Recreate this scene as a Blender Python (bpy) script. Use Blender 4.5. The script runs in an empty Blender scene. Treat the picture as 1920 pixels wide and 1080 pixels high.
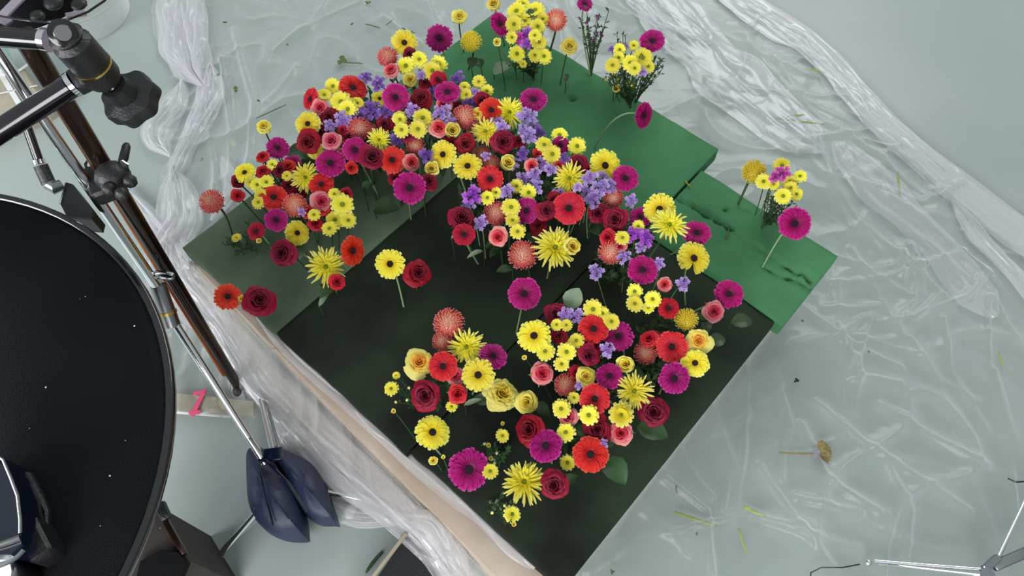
import bpy, bmesh, math, random
import numpy as np
from mathutils import Vector, Matrix, Quaternion

# ------------------------------------------------------------------ camera, world, light
S = bpy.context.scene
COL = S.collection
FOC, NX, NY = 1397.3, 965.42, 1333.0          # focal length and the point straight below the lens (1920x1080 frame)
ZF = 0.22                                     # top of the floral foam above the floor
ZC = ZF + 1.6                                 # lens height
dn = Vector((NX-960, -(NY-540), -FOC)).normalized()
UPc = -dn
Yc = (Vector((0, 1, 0)) - UPc*UPc.y).normalized()
Xc = Yc.cross(UPc)
R3 = Matrix((Xc, Yc, UPc))                    # camera -> world
camd = bpy.data.cameras.new('camera'); cam = bpy.data.objects.new('camera', camd); COL.objects.link(cam)
camd.sensor_width = 36.0; camd.lens = FOC/1920*36; camd.clip_start = 0.02; camd.clip_end = 60
cam.matrix_world = Matrix.Translation((0, 0, ZC)) @ R3.to_4x4()
S.camera = cam
S.view_settings.view_transform = 'Standard'; S.view_settings.look = 'None'
S.view_settings.gamma = 1; S.view_settings.use_curve_mapping = False
S.view_settings.exposure = 0.08
w = bpy.data.worlds.new('studio_light'); S.world = w; w.use_nodes = True
nt = w.node_tree; bg = nt.nodes['Background']
tc = nt.nodes.new('ShaderNodeTexCoord'); sx = nt.nodes.new('ShaderNodeSeparateXYZ'); cr = nt.nodes.new('ShaderNodeValToRGB')
nt.links.new(tc.outputs['Generated'], sx.inputs[0]); nt.links.new(sx.outputs['Z'], cr.inputs[0]); nt.links.new(cr.outputs[0], bg.inputs[0])
cr.color_ramp.elements[0].position = 0.0; cr.color_ramp.elements[0].color = (.30, .32, .33, 1)
cr.color_ramp.elements[1].position = 0.9; cr.color_ramp.elements[1].color = (.86, .92, .95, 1)
bg.inputs[1].default_value = 0.62
def area(name, loc, target, size, energy, col):
    l = bpy.data.lights.new(name, 'AREA'); l.shape = 'RECTANGLE'; l.size, l.size_y = size; l.energy = energy; l.color = col
    o = bpy.data.objects.new(name, l); COL.objects.link(o); o.location = loc
    o.rotation_euler = (Vector(target)-Vector(loc)).to_track_quat('-Z', 'Y').to_euler()
    return o
area('back_window_light', (1.4, 4.8, 3.2), (0.5, 1.6, 0), (3.2, 1.8), 82, (.97, 1, .99))
area('front_window_light', (-0.9, -2.2, 1.9), (-0.75, 0.6, 0), (2.2, 1.5), 95, (1, .98, 1))
area('left_window_light', (-2.9, -0.5, 1.6), (-0.6, 0.75, 0), (1.6, 1.2), 75, (.97, .98, 1))

rnd = random.Random(7)
def P(x, y, z=0.0):
    v = R3 @ Vector((x-960, -(y-540), -FOC))
    return Vector((0, 0, ZC)) + v*((z-ZC)/v.z)
def depth(p): return -(R3.transposed() @ (Vector(p)-Vector((0, 0, ZC)))).z
def pxr(px, p): return px*depth(p)/FOC
TH = -0.721792512; CU, SU = math.cos(TH), math.sin(TH)
def W(u, v, z=ZF): return Vector((u*CU-v*SU, u*SU+v*CU, z))
def UV(p): return (p[0]*CU+p[1]*SU, -p[0]*SU+p[1]*CU)

# ------------------------------------------------------------------ materials
def lin(c):
    return tuple(((v/255)/12.92 if v/255 <= .04045 else ((v/255+.055)/1.055)**2.4) for v in c)+(1,)
def mat(name, col, rough=.6, metal=0, spec=.5, noise=0, nscale=20, bump=0, bscale=60, col2=None, obvar=0, trans=0, coat=0, radial=None):
    m = bpy.data.materials.new(name); m.use_nodes = True; t = m.node_tree; b = t.nodes['Principled BSDF']
    b.inputs['Roughness'].default_value = rough; b.inputs['Metallic'].default_value = metal
    b.inputs['Specular IOR Level'].default_value = spec; b.inputs['Coat Weight'].default_value = coat
    co = t.nodes.new('ShaderNodeTexCoord'); src = None
    if radial:
        fl_ = t.nodes.new('ShaderNodeVectorMath'); fl_.operation = 'MULTIPLY'; fl_.inputs[1].default_value = (1, 1, 0); t.links.new(co.outputs['Object'], fl_.inputs[0])
        ln = t.nodes.new('ShaderNodeVectorMath'); ln.operation = 'LENGTH'; t.links.new(fl_.outputs[0], ln.inputs[0])
        rp = t.nodes.new('ShaderNodeValToRGB'); t.links.new(ln.outputs['Value'], rp.inputs[0])
        while len(rp.color_ramp.elements) < len(radial): rp.color_ramp.elements.new(.5)
        for e, (p_, c_) in zip(rp.color_ramp.elements, radial): e.position = p_; e.color = lin(c_)
        src = rp.outputs[0]
    elif noise or col2:
        n = t.nodes.new('ShaderNodeTexNoise'); n.inputs['Scale'].default_value = nscale; n.inputs['Detail'].default_value = 6
        t.links.new(co.outputs['Object'], n.inputs[0])
        rp = t.nodes.new('ShaderNodeValToRGB'); t.links.new(n.outputs[0], rp.inputs[0])
        a = lin(col); bcol = lin(col2) if col2 else tuple(x*(1-noise) for x in a[:3])+(1,)
        rp.color_ramp.elements[0].position = .35; rp.color_ramp.elements[1].position = .65
        rp.color_ramp.elements[0].color = bcol; rp.color_ramp.elements[1].color = a
        src = rp.outputs[0]
    else:
        b.inputs['Base Color'].default_value = lin(col)
    if obvar:
        oi = t.nodes.new('ShaderNodeObjectInfo'); hs = t.nodes.new('ShaderNodeHueSaturation')
        mr = t.nodes.new('ShaderNodeMapRange'); mr.inputs[3].default_value = 1-obvar; mr.inputs[4].default_value = 1+obvar*.5
        t.links.new(oi.outputs['Random'], mr.inputs[0]); t.links.new(mr.outputs[0], hs.inputs['Value'])
        mh = t.nodes.new('ShaderNodeMapRange'); mh.inputs[3].default_value = .5-obvar*.06; mh.inputs[4].default_value = .5+obvar*.06
        t.links.new(oi.outputs['Random'], mh.inputs[0]); t.links.new(mh.outputs[0], hs.inputs['Hue'])
        if src: t.links.new(src, hs.inputs['Color'])
        else: hs.inputs['Color'].default_value = lin(col)
        src = hs.outputs[0]
    if src: t.links.new(src, b.inputs['Base Color'])
    if bump:
        n2 = t.nodes.new('ShaderNodeTexNoise'); n2.inputs['Scale'].default_value = bscale; n2.inputs['Detail'].default_value = 5
        t.links.new(co.outputs['Object'], n2.inputs[0])
        bp = t.nodes.new('ShaderNodeBump'); bp.inputs['Strength'].default_value = bump; bp.inputs['Distance'].default_value = .01
        t.links.new(n2.outputs[0], bp.inputs['Height']); t.links.new(bp.outputs[0], b.inputs['Normal'])
    if trans:
        out = t.nodes['Material Output']; tr = t.nodes.new('ShaderNodeBsdfTranslucent'); mx = t.nodes.new('ShaderNodeMixShader')
        mx.inputs[0].default_value = trans
        if src: t.links.new(src, tr.inputs[0])
        else: tr.inputs[0].default_value = lin(col)
        t.links.new(b.outputs[0], mx.inputs[1]); t.links.new(tr.outputs[0], mx.inputs[2]); t.links.new(mx.outputs[0], out.inputs[0])
    return m

M = {}
M['floor'] = mat('floor_paint', (163, 174, 170), .4, spec=.5, col2=(154, 166, 162), nscale=1.6, bump=.04, bscale=8)
M['foam_green'] = mat('dry_floral_foam', (80, 136, 94), .95, spec=.1, col2=(69, 118, 80), nscale=5, bump=.3, bscale=380)
M['foam_wet'] = mat('wet_floral_foam', (50, 62, 48), .8, spec=.1, col2=(30, 34, 29), nscale=3.2, bump=.2, bscale=380)
M['foam_damp'] = mat('damp_floral_foam', (100, 120, 98), .85, spec=.15, col2=(72, 86, 70), nscale=3.0, bump=.25, bscale=380)
M['wood'] = mat('pale_plywood', (220, 202, 186), .6, col2=(206, 182, 162), nscale=9)
M['stem'] = mat('stem_green', (138, 164, 116), .5, obvar=.25)
M['stem_dark'] = mat('stem_dark_green', (52, 78, 44), .5, obvar=.2)
M['calyx'] = mat('calyx_green', (92, 122, 62), .6)
M['leaf'] = mat('leaf_green', (58, 88, 50), .42, obvar=.3, trans=.2)
M['leaf_pale'] = mat('leaf_underside', (148, 168, 138), .5, trans=.2)
M['eye'] = mat('gerbera_eye', (46, 20, 16), .8, bump=1, bscale=40)
M['eye_purple'] = mat('gerbera_eye_purple', (48, 8, 38), .8, bump=1, bscale=40)
M['eye_green'] = mat('daisy_eye', (150, 170, 40), .7, bump=.8, bscale=30)
def petal(name, rad, **k): M[name] = mat(name, (0, 0, 0), .5, spec=.3, radial=rad, obvar=k.get('obvar', .13), trans=k.get('trans', .22))
petal('gY', [(0, (196, 160, 30)), (.35, (246, 222, 40)), (.85, (250, 240, 84)), (1, (252, 246, 140))])
petal('gR', [(0, (110, 6, 12)), (.4, (206, 22, 30)), (.85, (230, 48, 42)), (1, (238, 92, 76))])
petal('gM', [(0, (76, 0, 50)), (.4, (160, 2, 98)), (.85, (186, 10, 122)), (1, (214, 70, 160))])
petal('gD', [(0, (70, 0, 10)), (.5, (176, 8, 34)), (1, (208, 34, 58))])
petal('rD', [(0, (70, 0, 18)), (.45, (122, 0, 34)), (1, (170, 8, 50))])
petal('rR', [(0, (140, 6, 24)), (.5, (206, 24, 44)), (1, (232, 66, 72))])
petal('rP', [(0, (190, 24, 56)), (.42, (226, 66, 88)), (.62, (240, 128, 134)), (1, (248, 176, 170))])
petal('rY', [(0, (226, 186, 50)), (.5, (242, 222, 86)), (1, (250, 242, 136))])
petal('rO', [(0, (226, 130, 40)), (.4, (246, 176, 60)), (.65, (250, 226, 96)), (1, (252, 244, 140))])
petal('sY', [(0, (226, 214, 40)), (.5, (246, 236, 70)), (1, (250, 244, 140))])
petal('dY', [(0, (226, 214, 50)), (.5, (246, 234, 66)), (1, (250, 244, 124))])
petal('pP', [(0, (252, 208, 180)), (.4, (250, 170, 146)), (.7, (246, 122, 114)), (1, (250, 184, 180))])
petal('pY', [(0, (240, 214, 60)), (.6, (244, 224, 72)), (1, (248, 240, 130))])
petal('lP', [(0, (136, 96, 180)), (.5, (174, 142, 214)), (1, (200, 176, 228))])
petal('lV', [(0, (120, 40, 170)), (.5, (176, 74, 208)), (1, (208, 130, 228))])
petal('lD', [(0, (80, 44, 130)), (.5, (118, 78, 166)), (1, (150, 112, 196))])
petal('lM', [(0, (120, 30, 120)), (.5, (196, 60, 170)), (1, (216, 100, 190))])
M['bud'] = mat('bud_cream', (236, 232, 150), .5)
M['chrome'] = mat('chrome', (225, 228, 230), .12, metal=1)
M['chrome_d'] = mat('dull_chrome', (150, 154, 156), .28, metal=1)
M['copper'] = mat('dark_copper_tube', (66, 44, 34), .25, metal=.75, col2=(36, 28, 24), nscale=3, coat=.4)
M['orange_l'] = mat('orange_brown_strip', (196, 128, 74), .25, metal=.9, col2=(150, 64, 30), nscale=4)
M['black'] = mat('black_plastic', (26, 27, 28), .42, bump=.2, bscale=200)
M['black_gloss'] = mat('black_gloss', (14, 14, 18), .16, coat=.5)
M['black_cloth'] = mat('black_cloth', (24, 25, 28), .9, spec=.15, col2=(18, 19, 21), nscale=5, bump=.4, bscale=400)
M['grey_cloth'] = mat('grey_cloth', (150, 142, 152), .8, bump=.3, bscale=30)
M['gold'] = mat('gold_band', (206, 178, 96), .25, metal=1)
M['blue'] = mat('navy_nylon', (38, 48, 76), .5, col2=(30, 38, 62), nscale=7, bump=.5, bscale=14)
M['navy'] = mat('dark_navy_glass', (10, 18, 36), .2, coat=.4)
M['tan'] = mat('kraft_paper', (176, 170, 152), .8, col2=(158, 150, 130), nscale=12)
M['white'] = mat('white_card', (226, 228, 226), .6)
M['pink'] = mat('pink_tape', (226, 84, 124), .6)
M['rubber'] = mat('rubber_tip', (34, 30, 28), .6)
M['case'] = mat('case_panel', (58, 52, 46), .7, col2=(40, 38, 36), nscale=8)
M['aqua'] = mat('aqua_glass_bottle', (150, 190, 176), .15, coat=.6)
M['clip'] = mat('clipping_green', (84, 110, 52), .7, obvar=.2)
M['clip_y'] = mat('clipping_olive', (160, 178, 70), .7, obvar=.2)
M['wilt'] = mat('wilted_brown', (150, 128, 84), .8, col2=(120, 118, 70), nscale=40)
M['wilt_p'] = mat('wilted_lilac', (150, 146, 160), .8)
def film(name, base, edge, rough=.22):
    m = bpy.data.materials.new(name); m.use_nodes = True; t = m.node_tree; t.nodes.remove(t.nodes['Principled BSDF'])
    out = t.nodes['Material Output']; N = t.nodes.new
    tr = N('ShaderNodeBsdfTransparent'); tr.inputs[0].default_value = (.93, .945, .925, 1) if base < .2 else (.97, .97, .97, 1)
    di = N('ShaderNodeBsdfDiffuse'); di.inputs[0].default_value = (.93, .93, .95, 1)
    tl = N('ShaderNodeBsdfTranslucent'); tl.inputs[0].default_value = (.93, .93, .95, 1)
    gl = N('ShaderNodeBsdfGlossy'); gl.inputs['Roughness'].default_value = rough; gl.inputs[0].default_value = (.9, .9, .92, 1)
    a = N('ShaderNodeMixShader'); a.inputs[0].default_value = .45; t.links.new(di.outputs[0], a.inputs[1]); t.links.new(tl.outputs[0], a.inputs[2])
    b = N('ShaderNodeMixShader'); b.inputs[0].default_value = .14; t.links.new(a.outputs[0], b.inputs[1]); t.links.new(gl.outputs[0], b.inputs[2])
    co = N('ShaderNodeTexCoord'); n = N('ShaderNodeTexNoise'); n.inputs['Scale'].default_value = 9; n.inputs['Detail'].default_value = 4; n.inputs['Distortion'].default_value = 1.5
    t.links.new(co.outputs['Object'], n.inputs[0])
    bp = N('ShaderNodeBump'); bp.inputs['Strength'].default_value = .3; bp.inputs['Distance'].default_value = .012
    t.links.new(n.outputs[0], bp.inputs['Height'])
    for s in (di, gl): t.links.new(bp.outputs[0], s.inputs['Normal'])
    lw = N('ShaderNodeLayerWeight'); lw.inputs[0].default_value = .35; t.links.new(bp.outputs[0], lw.inputs['Normal'])
    mr = N('ShaderNodeMapRange'); mr.inputs[1].default_value = .12; mr.inputs[2].default_value = .75; mr.inputs[3].default_value = base; mr.inputs[4].default_value = edge
    t.links.new(lw.outputs['Facing'], mr.inputs[0])
    mx = N('ShaderNodeMixShader'); t.links.new(mr.outputs[0], mx.inputs[0]); t.links.new(tr.outputs[0], mx.inputs[1]); t.links.new(b.outputs[0], mx.inputs[2])
    t.links.new(mx.outputs[0], out.inputs[0])
    return m
M['film'] = film('thin_plastic_film', .10, .8)
M['film_fold'] = film('folded_plastic_film', .38, .9)
M['tub'] = film('clear_tub_plastic', .04, .75, .05)

# ------------------------------------------------------------------ object helpers
def mesh(name, V, F, m=None, smooth=True):
    me = bpy.data.meshes.new(name); me.from_pydata([tuple(v) for v in V], [], F); me.update()
    ms = m if isinstance(m, (list, tuple)) else [m]
    for x in ms:
        if x is not None: me.materials.append(M[x] if isinstance(x, str) else x)
    if smooth: me.polygons.foreach_set('use_smooth', [True]*len(me.polygons))
    return me
def link(name, me, parent=None, loc=None):
    o = bpy.data.objects.new(name, me); COL.objects.link(o)
    if parent is not None: o.parent = parent
    if loc is not None: o.location = loc
    return o
def thing(name, label, cat, loc=(0, 0, 0), group=None):
    o = link(name, None, loc=loc); o.empty_display_size = .02
    o['label'] = label; o['category'] = cat
    if group: o['group'] = group
    return o
def tag(o, label, cat, group=None):
    o['label'] = label; o['category'] = cat
    if group: o['group'] = group
    return o
class B:
    def __init__(s): s.V = []; s.F = []
    def add(s, V, F):
        k = len(s.V); s.V += [Vector(v) for v in V]; s.F += [tuple(i+k for i in f) for f in F]
    def tube(s, pts, rad, n=8, cap=True):
        pts = [Vector(p) for p in pts]; rad = rad if isinstance(rad, (list, tuple)) else [rad]*len(pts)
        k = len(s.V); prev = None
        for i, p in enumerate(pts):
            d = (pts[min(i+1, len(pts)-1)]-pts[max(i-1, 0)]).normalized()
            if prev is None:
                a = Vector((0, 0, 1)) if abs(d.z) < .9 else Vector((1, 0, 0)); e1 = d.cross(a).normalized()
            else: e1 = (prev-d*prev.dot(d)).normalized()
            prev = e1; e2 = d.cross(e1)
            for j in range(n):
                t = 2*math.pi*j/n; s.V.append(p+(e1*math.cos(t)+e2*math.sin(t))*rad[i])
        for i in range(len(pts)-1):
            for j in range(n): s.F.append((k+i*n+j, k+i*n+(j+1) % n, k+(i+1)*n+(j+1) % n, k+(i+1)*n+j))
        if cap: s.F.append(tuple(k+j for j in range(n))[::-1]); s.F.append(tuple(k+(len(pts)-1)*n+j for j in range(n)))
    def box(s, p0, p1, wd, ht, up=(0, 0, 1), bev=.15):
        """bevelled bar from p0 to p1"""
        p0, p1 = Vector(p0), Vector(p1); d = (p1-p0).normalized(); up = Vector(up)
        e1 = d.cross(up).normalized(); e2 = e1.cross(d); b = min(wd, ht)*bev; k = len(s.V)
        prof = [(-wd/2+b, -ht/2), (wd/2-b, -ht/2), (wd/2, -ht/2+b), (wd/2, ht/2-b), (wd/2-b, ht/2), (-wd/2+b, ht/2), (-wd/2, ht/2-b), (-wd/2, -ht/2+b)]
        for p, sc in ((p0, 1-2*b/wd), (p0+d*b, 1), (p1-d*b, 1), (p1, 1-2*b/wd)):
            for x, y in prof: s.V.append(p+e1*x*sc+e2*y*sc)
        for i in range(3):
            for j in range(8): s.F.append((k+i*8+j, k+i*8+(j+1) % 8, k+(i+1)*8+(j+1) % 8, k+(i+1)*8+j))
        s.F.append(tuple(k+j for j in range(8))[::-1]); s.F.append(tuple(k+24+j for j in range(8)))
    def dome(s, c, r, h, n=10, m=4, sy=1):
        c = Vector(c); k = len(s.V)
        for i in range(m):
            a = math.pi/2*i/m
            for j in range(n):
                t = 2*math.pi*j/n; s.V.append(c+Vector((r*math.cos(a)*math.cos(t), r*sy*math.cos(a)*math.sin(t), h*math.sin(a))))
        s.V.append(c+Vector((0, 0, h)))
        for i in range(m-1):
            for j in range(n): s.F.append((k+i*n+j, k+i*n+(j+1) % n, k+(i+1)*n+(j+1) % n, k+(i+1)*n+j))
        for j in range(n): s.F.append((k+(m-1)*n+j, k+(m-1)*n+(j+1) % n, k+m*n))
    def ball(s, c, r, n=8, m=3, q=1.0):
        s.dome(c, r, r*q, n, m); s.dome(c, r, -r*q, n, m)
    def me(s, name, m, smooth=True, sharp=None):
        me = mesh(name, s.V, s.F, m, smooth)
        return me
def part(b, name, m, parent=None, smooth=True):
    if parent is not None:
        o0 = parent.location
        b.V = [v-o0 for v in b.V]
    me = b.me(name, m, smooth)
    if smooth:
        try: me.set_sharp_from_angle(angle=math.radians(40))
        except Exception: pass
    return link(name, me, parent)

# ------------------------------------------------------------------ floor
b = B(); b.add([(-4, -2, 0), (5, -2, 0), (5, 6, 0), (-4, 6, 0), (-4, -2, -.1), (5, -2, -.1), (5, 6, -.1), (-4, 6, -.1)],
      [(0, 1, 2, 3), (7, 6, 5, 4), (0, 4, 5, 1), (1, 5, 6, 2), (2, 6, 7, 3), (3, 7, 4, 0)])
fl = part(b, 'floor', 'floor', smooth=False); fl['kind'] = 'structure'

# ------------------------------------------------------------------ foam sheets
def seg_d(U, V_, a, c):
    ax, ay = a; cx, cy = c; L = max((cx-ax)**2+(cy-ay)**2, 1e-9)
    t = np.clip(((U-ax)*(cx-ax)+(V_-ay)*(cy-ay))/L, 0, 1)
    return np.hypot(U-(ax+t*(cx-ax)), V_-(ay+t*(cy-ay)))
def noise2(x, y, seed=0):
    xi = np.floor(x).astype(np.int64); yi = np.floor(y).astype(np.int64); xf = x-xi; yf = y-yi
    def h(a, c):
        n = (a*374761393+c*668265263+seed*1442695041) & 0x7fffffff
        n = ((n ^ (n >> 13))*1274126177) & 0x7fffffff
        return ((n ^ (n >> 16)) & 0xffff)/65535.0
    u = xf*xf*(3-2*xf); v = yf*yf*(3-2*yf)
    return (h(xi, yi)*(1-u)+h(xi+1, yi)*u)*(1-v)+(h(xi, yi+1)*(1-u)+h(xi+1, yi+1)*u)*v
def fuv(x, y): return UV(P(x, y, ZF))
GRO = []   # dents: (a, b, width, depth) on the dry foam
for a, c, wd, dp in [((1272, 372), (1330, 405), .006, .012), ((1335, 405), (1375, 430), .004, .008), ((1375, 430), (1500, 520), .003, .005),
                     ((1322, 398), (1326, 402), .007, .02), ((1345, 412), (1349, 414), .008, .02), ((1364, 424), (1368, 427), .007, .02),
                     ((1430, 500), (1478, 524), .004, .009), ((1470, 498), (1500, 512), .005, .016), ((1480, 520), (1522, 540), .006, .012),
                     ((1500, 506), (1540, 534), .006, .010), ((1362, 395), (1362, 388), .004, .014), ((1385, 388), (1412, 396), .004, .006),
                     ((1072, 183), (1073, 185), .008, .025), ((1180, 238), (1230, 250), .006, .003), ((1150, 190), (1200, 262), .010, .0035),
                     ((1515, 520), (1530, 542), .007, .014), ((1440, 612), (1475, 596), .004, .004)]:
    GRO.append((fuv(*a), fuv(*c), wd, dp))
def foam(name, u0, u1, v0, v1, matname, label, zt=ZF, th=.05, step=.0075, seed=1, corner=0):
    nu = int((u1-u0)/step)+1; nv = int((v1-v0)/step)+1
    uu = np.linspace(u0, u1, nu); vv = np.linspace(v0, v1, nv); U, V_ = np.meshgrid(uu, vv, indexing='ij')
    e = np.minimum(np.minimum(U-u0, u1-U), np.minimum(V_-v0, v1-V_))
    Z = np.full_like(U, zt)-.004*np.exp(-e/.003)
    Z += (noise2(U*30, V_*30, seed)-.5)*.0018+(noise2(U*6, V_*6, seed+3)-.5)*.003
    for a, c, wd, dp in GRO:
        d = seg_d(U, V_, a, c)*(1+.5*(noise2(U*120, V_*120, 5)-.5)); Z -= dp*np.exp(-(d/wd)**2)*(.5+noise2(U*90, V_*90, 9))
    X = U*CU-V_*SU; Y = U*SU+V_*CU
    jx = (noise2(U*25, V_*25, seed+7)-.5)*.004*(e < 1e-6)
    X = X+jx; Y = Y+jx
    cu, cv = (u0+u1)/2, (v0+v1)/2; o = W(cu, cv, zt-th)
    V = np.stack([X-o.x, Y-o.y, Z-o.z], -1).reshape(-1, 3).tolist()
    F = [(i*nv+j, (i+1)*nv+j, (i+1)*nv+j+1, i*nv+j+1) for i in range(nu-1) for j in range(nv-1)]
    ring = [i*nv for i in range(nu)]+[(nu-1)*nv+j for j in range(1, nv)]+[i*nv+nv-1 for i in range(nu-2, -1, -1)]+[j for j in range(nv-2, 0, -1)]
    k = len(V)
    for r in ring: V.append([V[r][0], V[r][1], 0])
    n = len(ring)
    for i in range(n): F.append((ring[(i+1) % n], ring[i], k+i, k+(i+1) % n))
    F.append(tuple(k+i for i in range(n)))
    me = mesh(name, V, F, matname)
    try: me.set_sharp_from_angle(angle=math.radians(50))
    except Exception: pass
    ob = link('foam_sheet', me, loc=o); tag(ob, label, 'floral foam', 'floral foam sheets'); return ob
g = .004
foam('foam', -1.318, -.945-g, .212, 1.025, 'foam_damp', 'damp grey-green floral foam sheet at the left corner of the bed', seed=1)
foam('foam', -.945, -.500-g, .212, 1.028, 'foam_wet', 'dark wet floral foam sheet in the middle of the front row', seed=2)
foam('foam', -.500, -.068, .222, 1.022, 'foam_wet', 'dark wet floral foam sheet under the front right flowers', seed=3)
foam('foam', -1.305, -.470, 1.030, 1.385, 'foam_green', 'dry green floral foam sheet behind the big flower mound', seed=4)
foam('foam', -.463, -.048, 1.028, 1.292, 'foam_green', 'dry green floral foam sheet at the right with torn scratches', seed=5)
# plywood platform below the foam
b = B()
pu0, pu1, pv0, pv1 = -1.30, -.10, .160, 1.24
def pvf(u): return .206-.052*np.clip((u+1.3)/1.15, 0, 1)      # the front edge runs slightly askew to the foam
ql = [W(pu0, float(pvf(pu0)), 0), W(pu0, pv1, 0), W(pu1, pv1, 0), W(pu1, float(pvf(pu1)), 0)]; n_ = 4
b.add([p+Vector((0, 0, .164)) for p in ql]+[p+Vector((0, 0, .168))*.976+Vector((0, 0, 0)) for p in ql]+[p for p in ql], [(3, 2, 1, 0)]+[(i, (i+1) % 4, 8+(i+1) % 4, 8+i) for i in range(4)]+[(8, 9, 10, 11)])
b.V[4:8] = b.V[0:4]
plat = link('platform', b.me('platform', 'wood', False)); tag(plat, 'pale plywood platform under the floral foam and plastic', 'platform')

# ------------------------------------------------------------------ plastic sheet
Lpx = [(280, -90), (285, 0), (292, 70), (335, 130), (312, 170), (270, 235), (325, 290), (300, 360), (292, 405), (262, 470), (262, 560), (262, 775), (470, 795), (505, 885), (600, 965), (700, 992), (760, 995), (800, 1030), (830, 1080), (860, 1200)]
Rpx = [(1300, -90), (1395, 0), (1480, 52), (1566, 125), (1632, 200), (1690, 252), (1760, 318), (1850, 385), (1920, 435), (2100, 600), (2300, 800), (2300, 1200)]
Lw = sorted([(P(x, y, 0).y, P(x, y, 0).x) for x, y in Lpx]); Rw = sorted([(P(x, y, 0).y, P(x, y, 0).x) for x, y in Rpx])
ly, lx = np.array(Lw).T; ry, rx = np.array(Rw).T
CRE = [[(1560, 620), (1600, 700), (1590, 780)], [(1450, 700), (1480, 800), (1460, 900)], [(1700, 640), (1760, 720), (1830, 760)], [(1660, 880), (1700, 960), (1690, 1040)],
       [(1760, 600), (1780, 700), (1850, 820)], [(1500, 800), (1540, 900), (1640, 960)], [(1200, 960), (1290, 1040)], [(1330, 780), (1370, 880), (1350, 960)], [(1480, 560), (1560, 640), (1680, 690)],
       [(1620, 430), (1760, 560)], [(1590, 470), (1690, 640)], [(1550, 540), (1690, 520), (1800, 480)], [(1860, 700), (1900, 860)], [(1420, 880), (1500, 1000), (1560, 1070)],[(1535, 300), (1585, 430)], [(1585, 350), (1700, 440), (1810, 530)], [(1625, 250), (1560, 262), (1505, 272)], [(1590, 345), (1720, 385), (1790, 360)],
       [(1684, 480), (1684, 528)], [(1750, 560), (1707, 603), (1644, 613)], [(1632, 598), (1608, 650), (1586, 700)], [(1581, 712), (1630, 712), (1678, 722)],
       [(1530, 760), (1625, 842), (1726, 907), (1812, 960)], [(1644, 762), (1740, 820), (1841, 878)], [(1841, 560), (1850, 680), (1870, 777), (1899, 969)],
       [(1400, 630), (1394, 700), (1389, 800), (1379, 960)], [(1408, 969), (1510, 1008), (1610, 1037)], [(1278, 849), (1300, 900), (1331, 935)],
       [(1100, 1075), (1196, 1003), (1268, 998)], [(1485, 935), (1560, 955), (1605, 962)], [(1260, 90), (1330, 160), (1400, 220), (1480, 300)],
       [(1290, 40), (1400, 100), (1520, 150)], [(1380, 70), (1470, 170), (1560, 250)], [(1220, 20), (1290, 120), (1350, 210)], [(1300, 150), (1420, 180), (1600, 190)],
       [(1560, 240), (1640, 300), (1740, 380)], [(1620, 270), (1700, 300), (1800, 400), (1900, 520)], [(1540, 590), (1640, 580)], [(1850, 560), (1900, 640), (1940, 700)],
       [(1470, 660), (1560, 640), (1620, 600)], [(1420, 760), (1500, 700)], [(1600, 640), (1720, 670)], [(1520, 480), (1600, 500), (1700, 560)],
       [(1240, 900), (1320, 960), (1330, 1080)], [(1330, 820), (1400, 780)], [(1700, 600), (1800, 560), (1840, 520)], [(1250, 1000), (1380, 970), (1500, 990)],
       [(440, 60), (480, 200), (470, 320)], [(420, 120), (440, 260), (430, 400)], [(520, 100), (600, 40), (700, 0)], [(500, 200), (560, 130)], [(400, 250), (412, 400)],
       [(720, 40), (790, 90)], [(800, 10), (820, 60)], [(380, 600), (430, 640), (470, 740)], [(350, 560), (440, 700)], [(1060, -20), (1200, 60), (1300, 80)],
       [(1140, 0), (1240, 100)], [(1700, 470), (1720, 530), (1690, 600)], [(1560, 330), (1700, 400), (1850, 520)], [(1570, 370), (1640, 470)],
       [(1420, 20), (1510, 110), (1560, 190)], [(1440, 110), (1500, 190), (1580, 230)]]
NXg, NYg = 700, 430
yv = np.linspace(P(960, 1200, 0).y, P(960, -90, 0).y, NYg)
T, YY = np.meshgrid(np.linspace(0, 1, NXg), yv, indexing='ij')
XL = np.interp(YY, ly, lx); XR = np.interp(YY, ry, rx)
XL = XL+.012*(noise2(YY*14, YY*0, 3)-.5)+.006*(noise2(YY*45, YY*0, 4)-.5)
XR = XR+.014*(noise2(YY*7, YY*0+5, 3)-.5)
XX = np.clip(XL.min()+(2.15-XL.min())*T, XL, XR)
Uu = XX*CU+YY*SU; Vv = -XX*SU+YY*CU
dx = np.maximum(np.maximum(pu0-.004-Uu, Uu-pu1-.004), 0); PV0 = pvf(Uu); dy = np.maximum(np.maximum(PV0-.004-Vv, Vv-pv1-.004), 0)
D = np.hypot(dx, dy)
wv = .35+.65*noise2(Uu*3, Vv*3, 11)
fr_ = np.clip((PV0-Vv)/.02, 0, 1)            # front side: loose drape, other sides hang straight down
fall = np.exp(-(D/(.012+fr_*(.045*wv+.02)))**1.3)
side = np.clip(1-D/.5, 0, 1)
ridge = lambda s, sd: (1-np.abs(2*noise2(XX*s+1.7*noise2(XX*3, YY*3, sd+1), YY*s+1.7*noise2(XX*3+9, YY*3, sd+2), sd)-1))
Z = .004+.017*ridge(3.2, 21)**4+.008*ridge(8, 31)**4+.0012*ridge(22, 41)**3+.004*noise2(XX*6, YY*6, 8)
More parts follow.
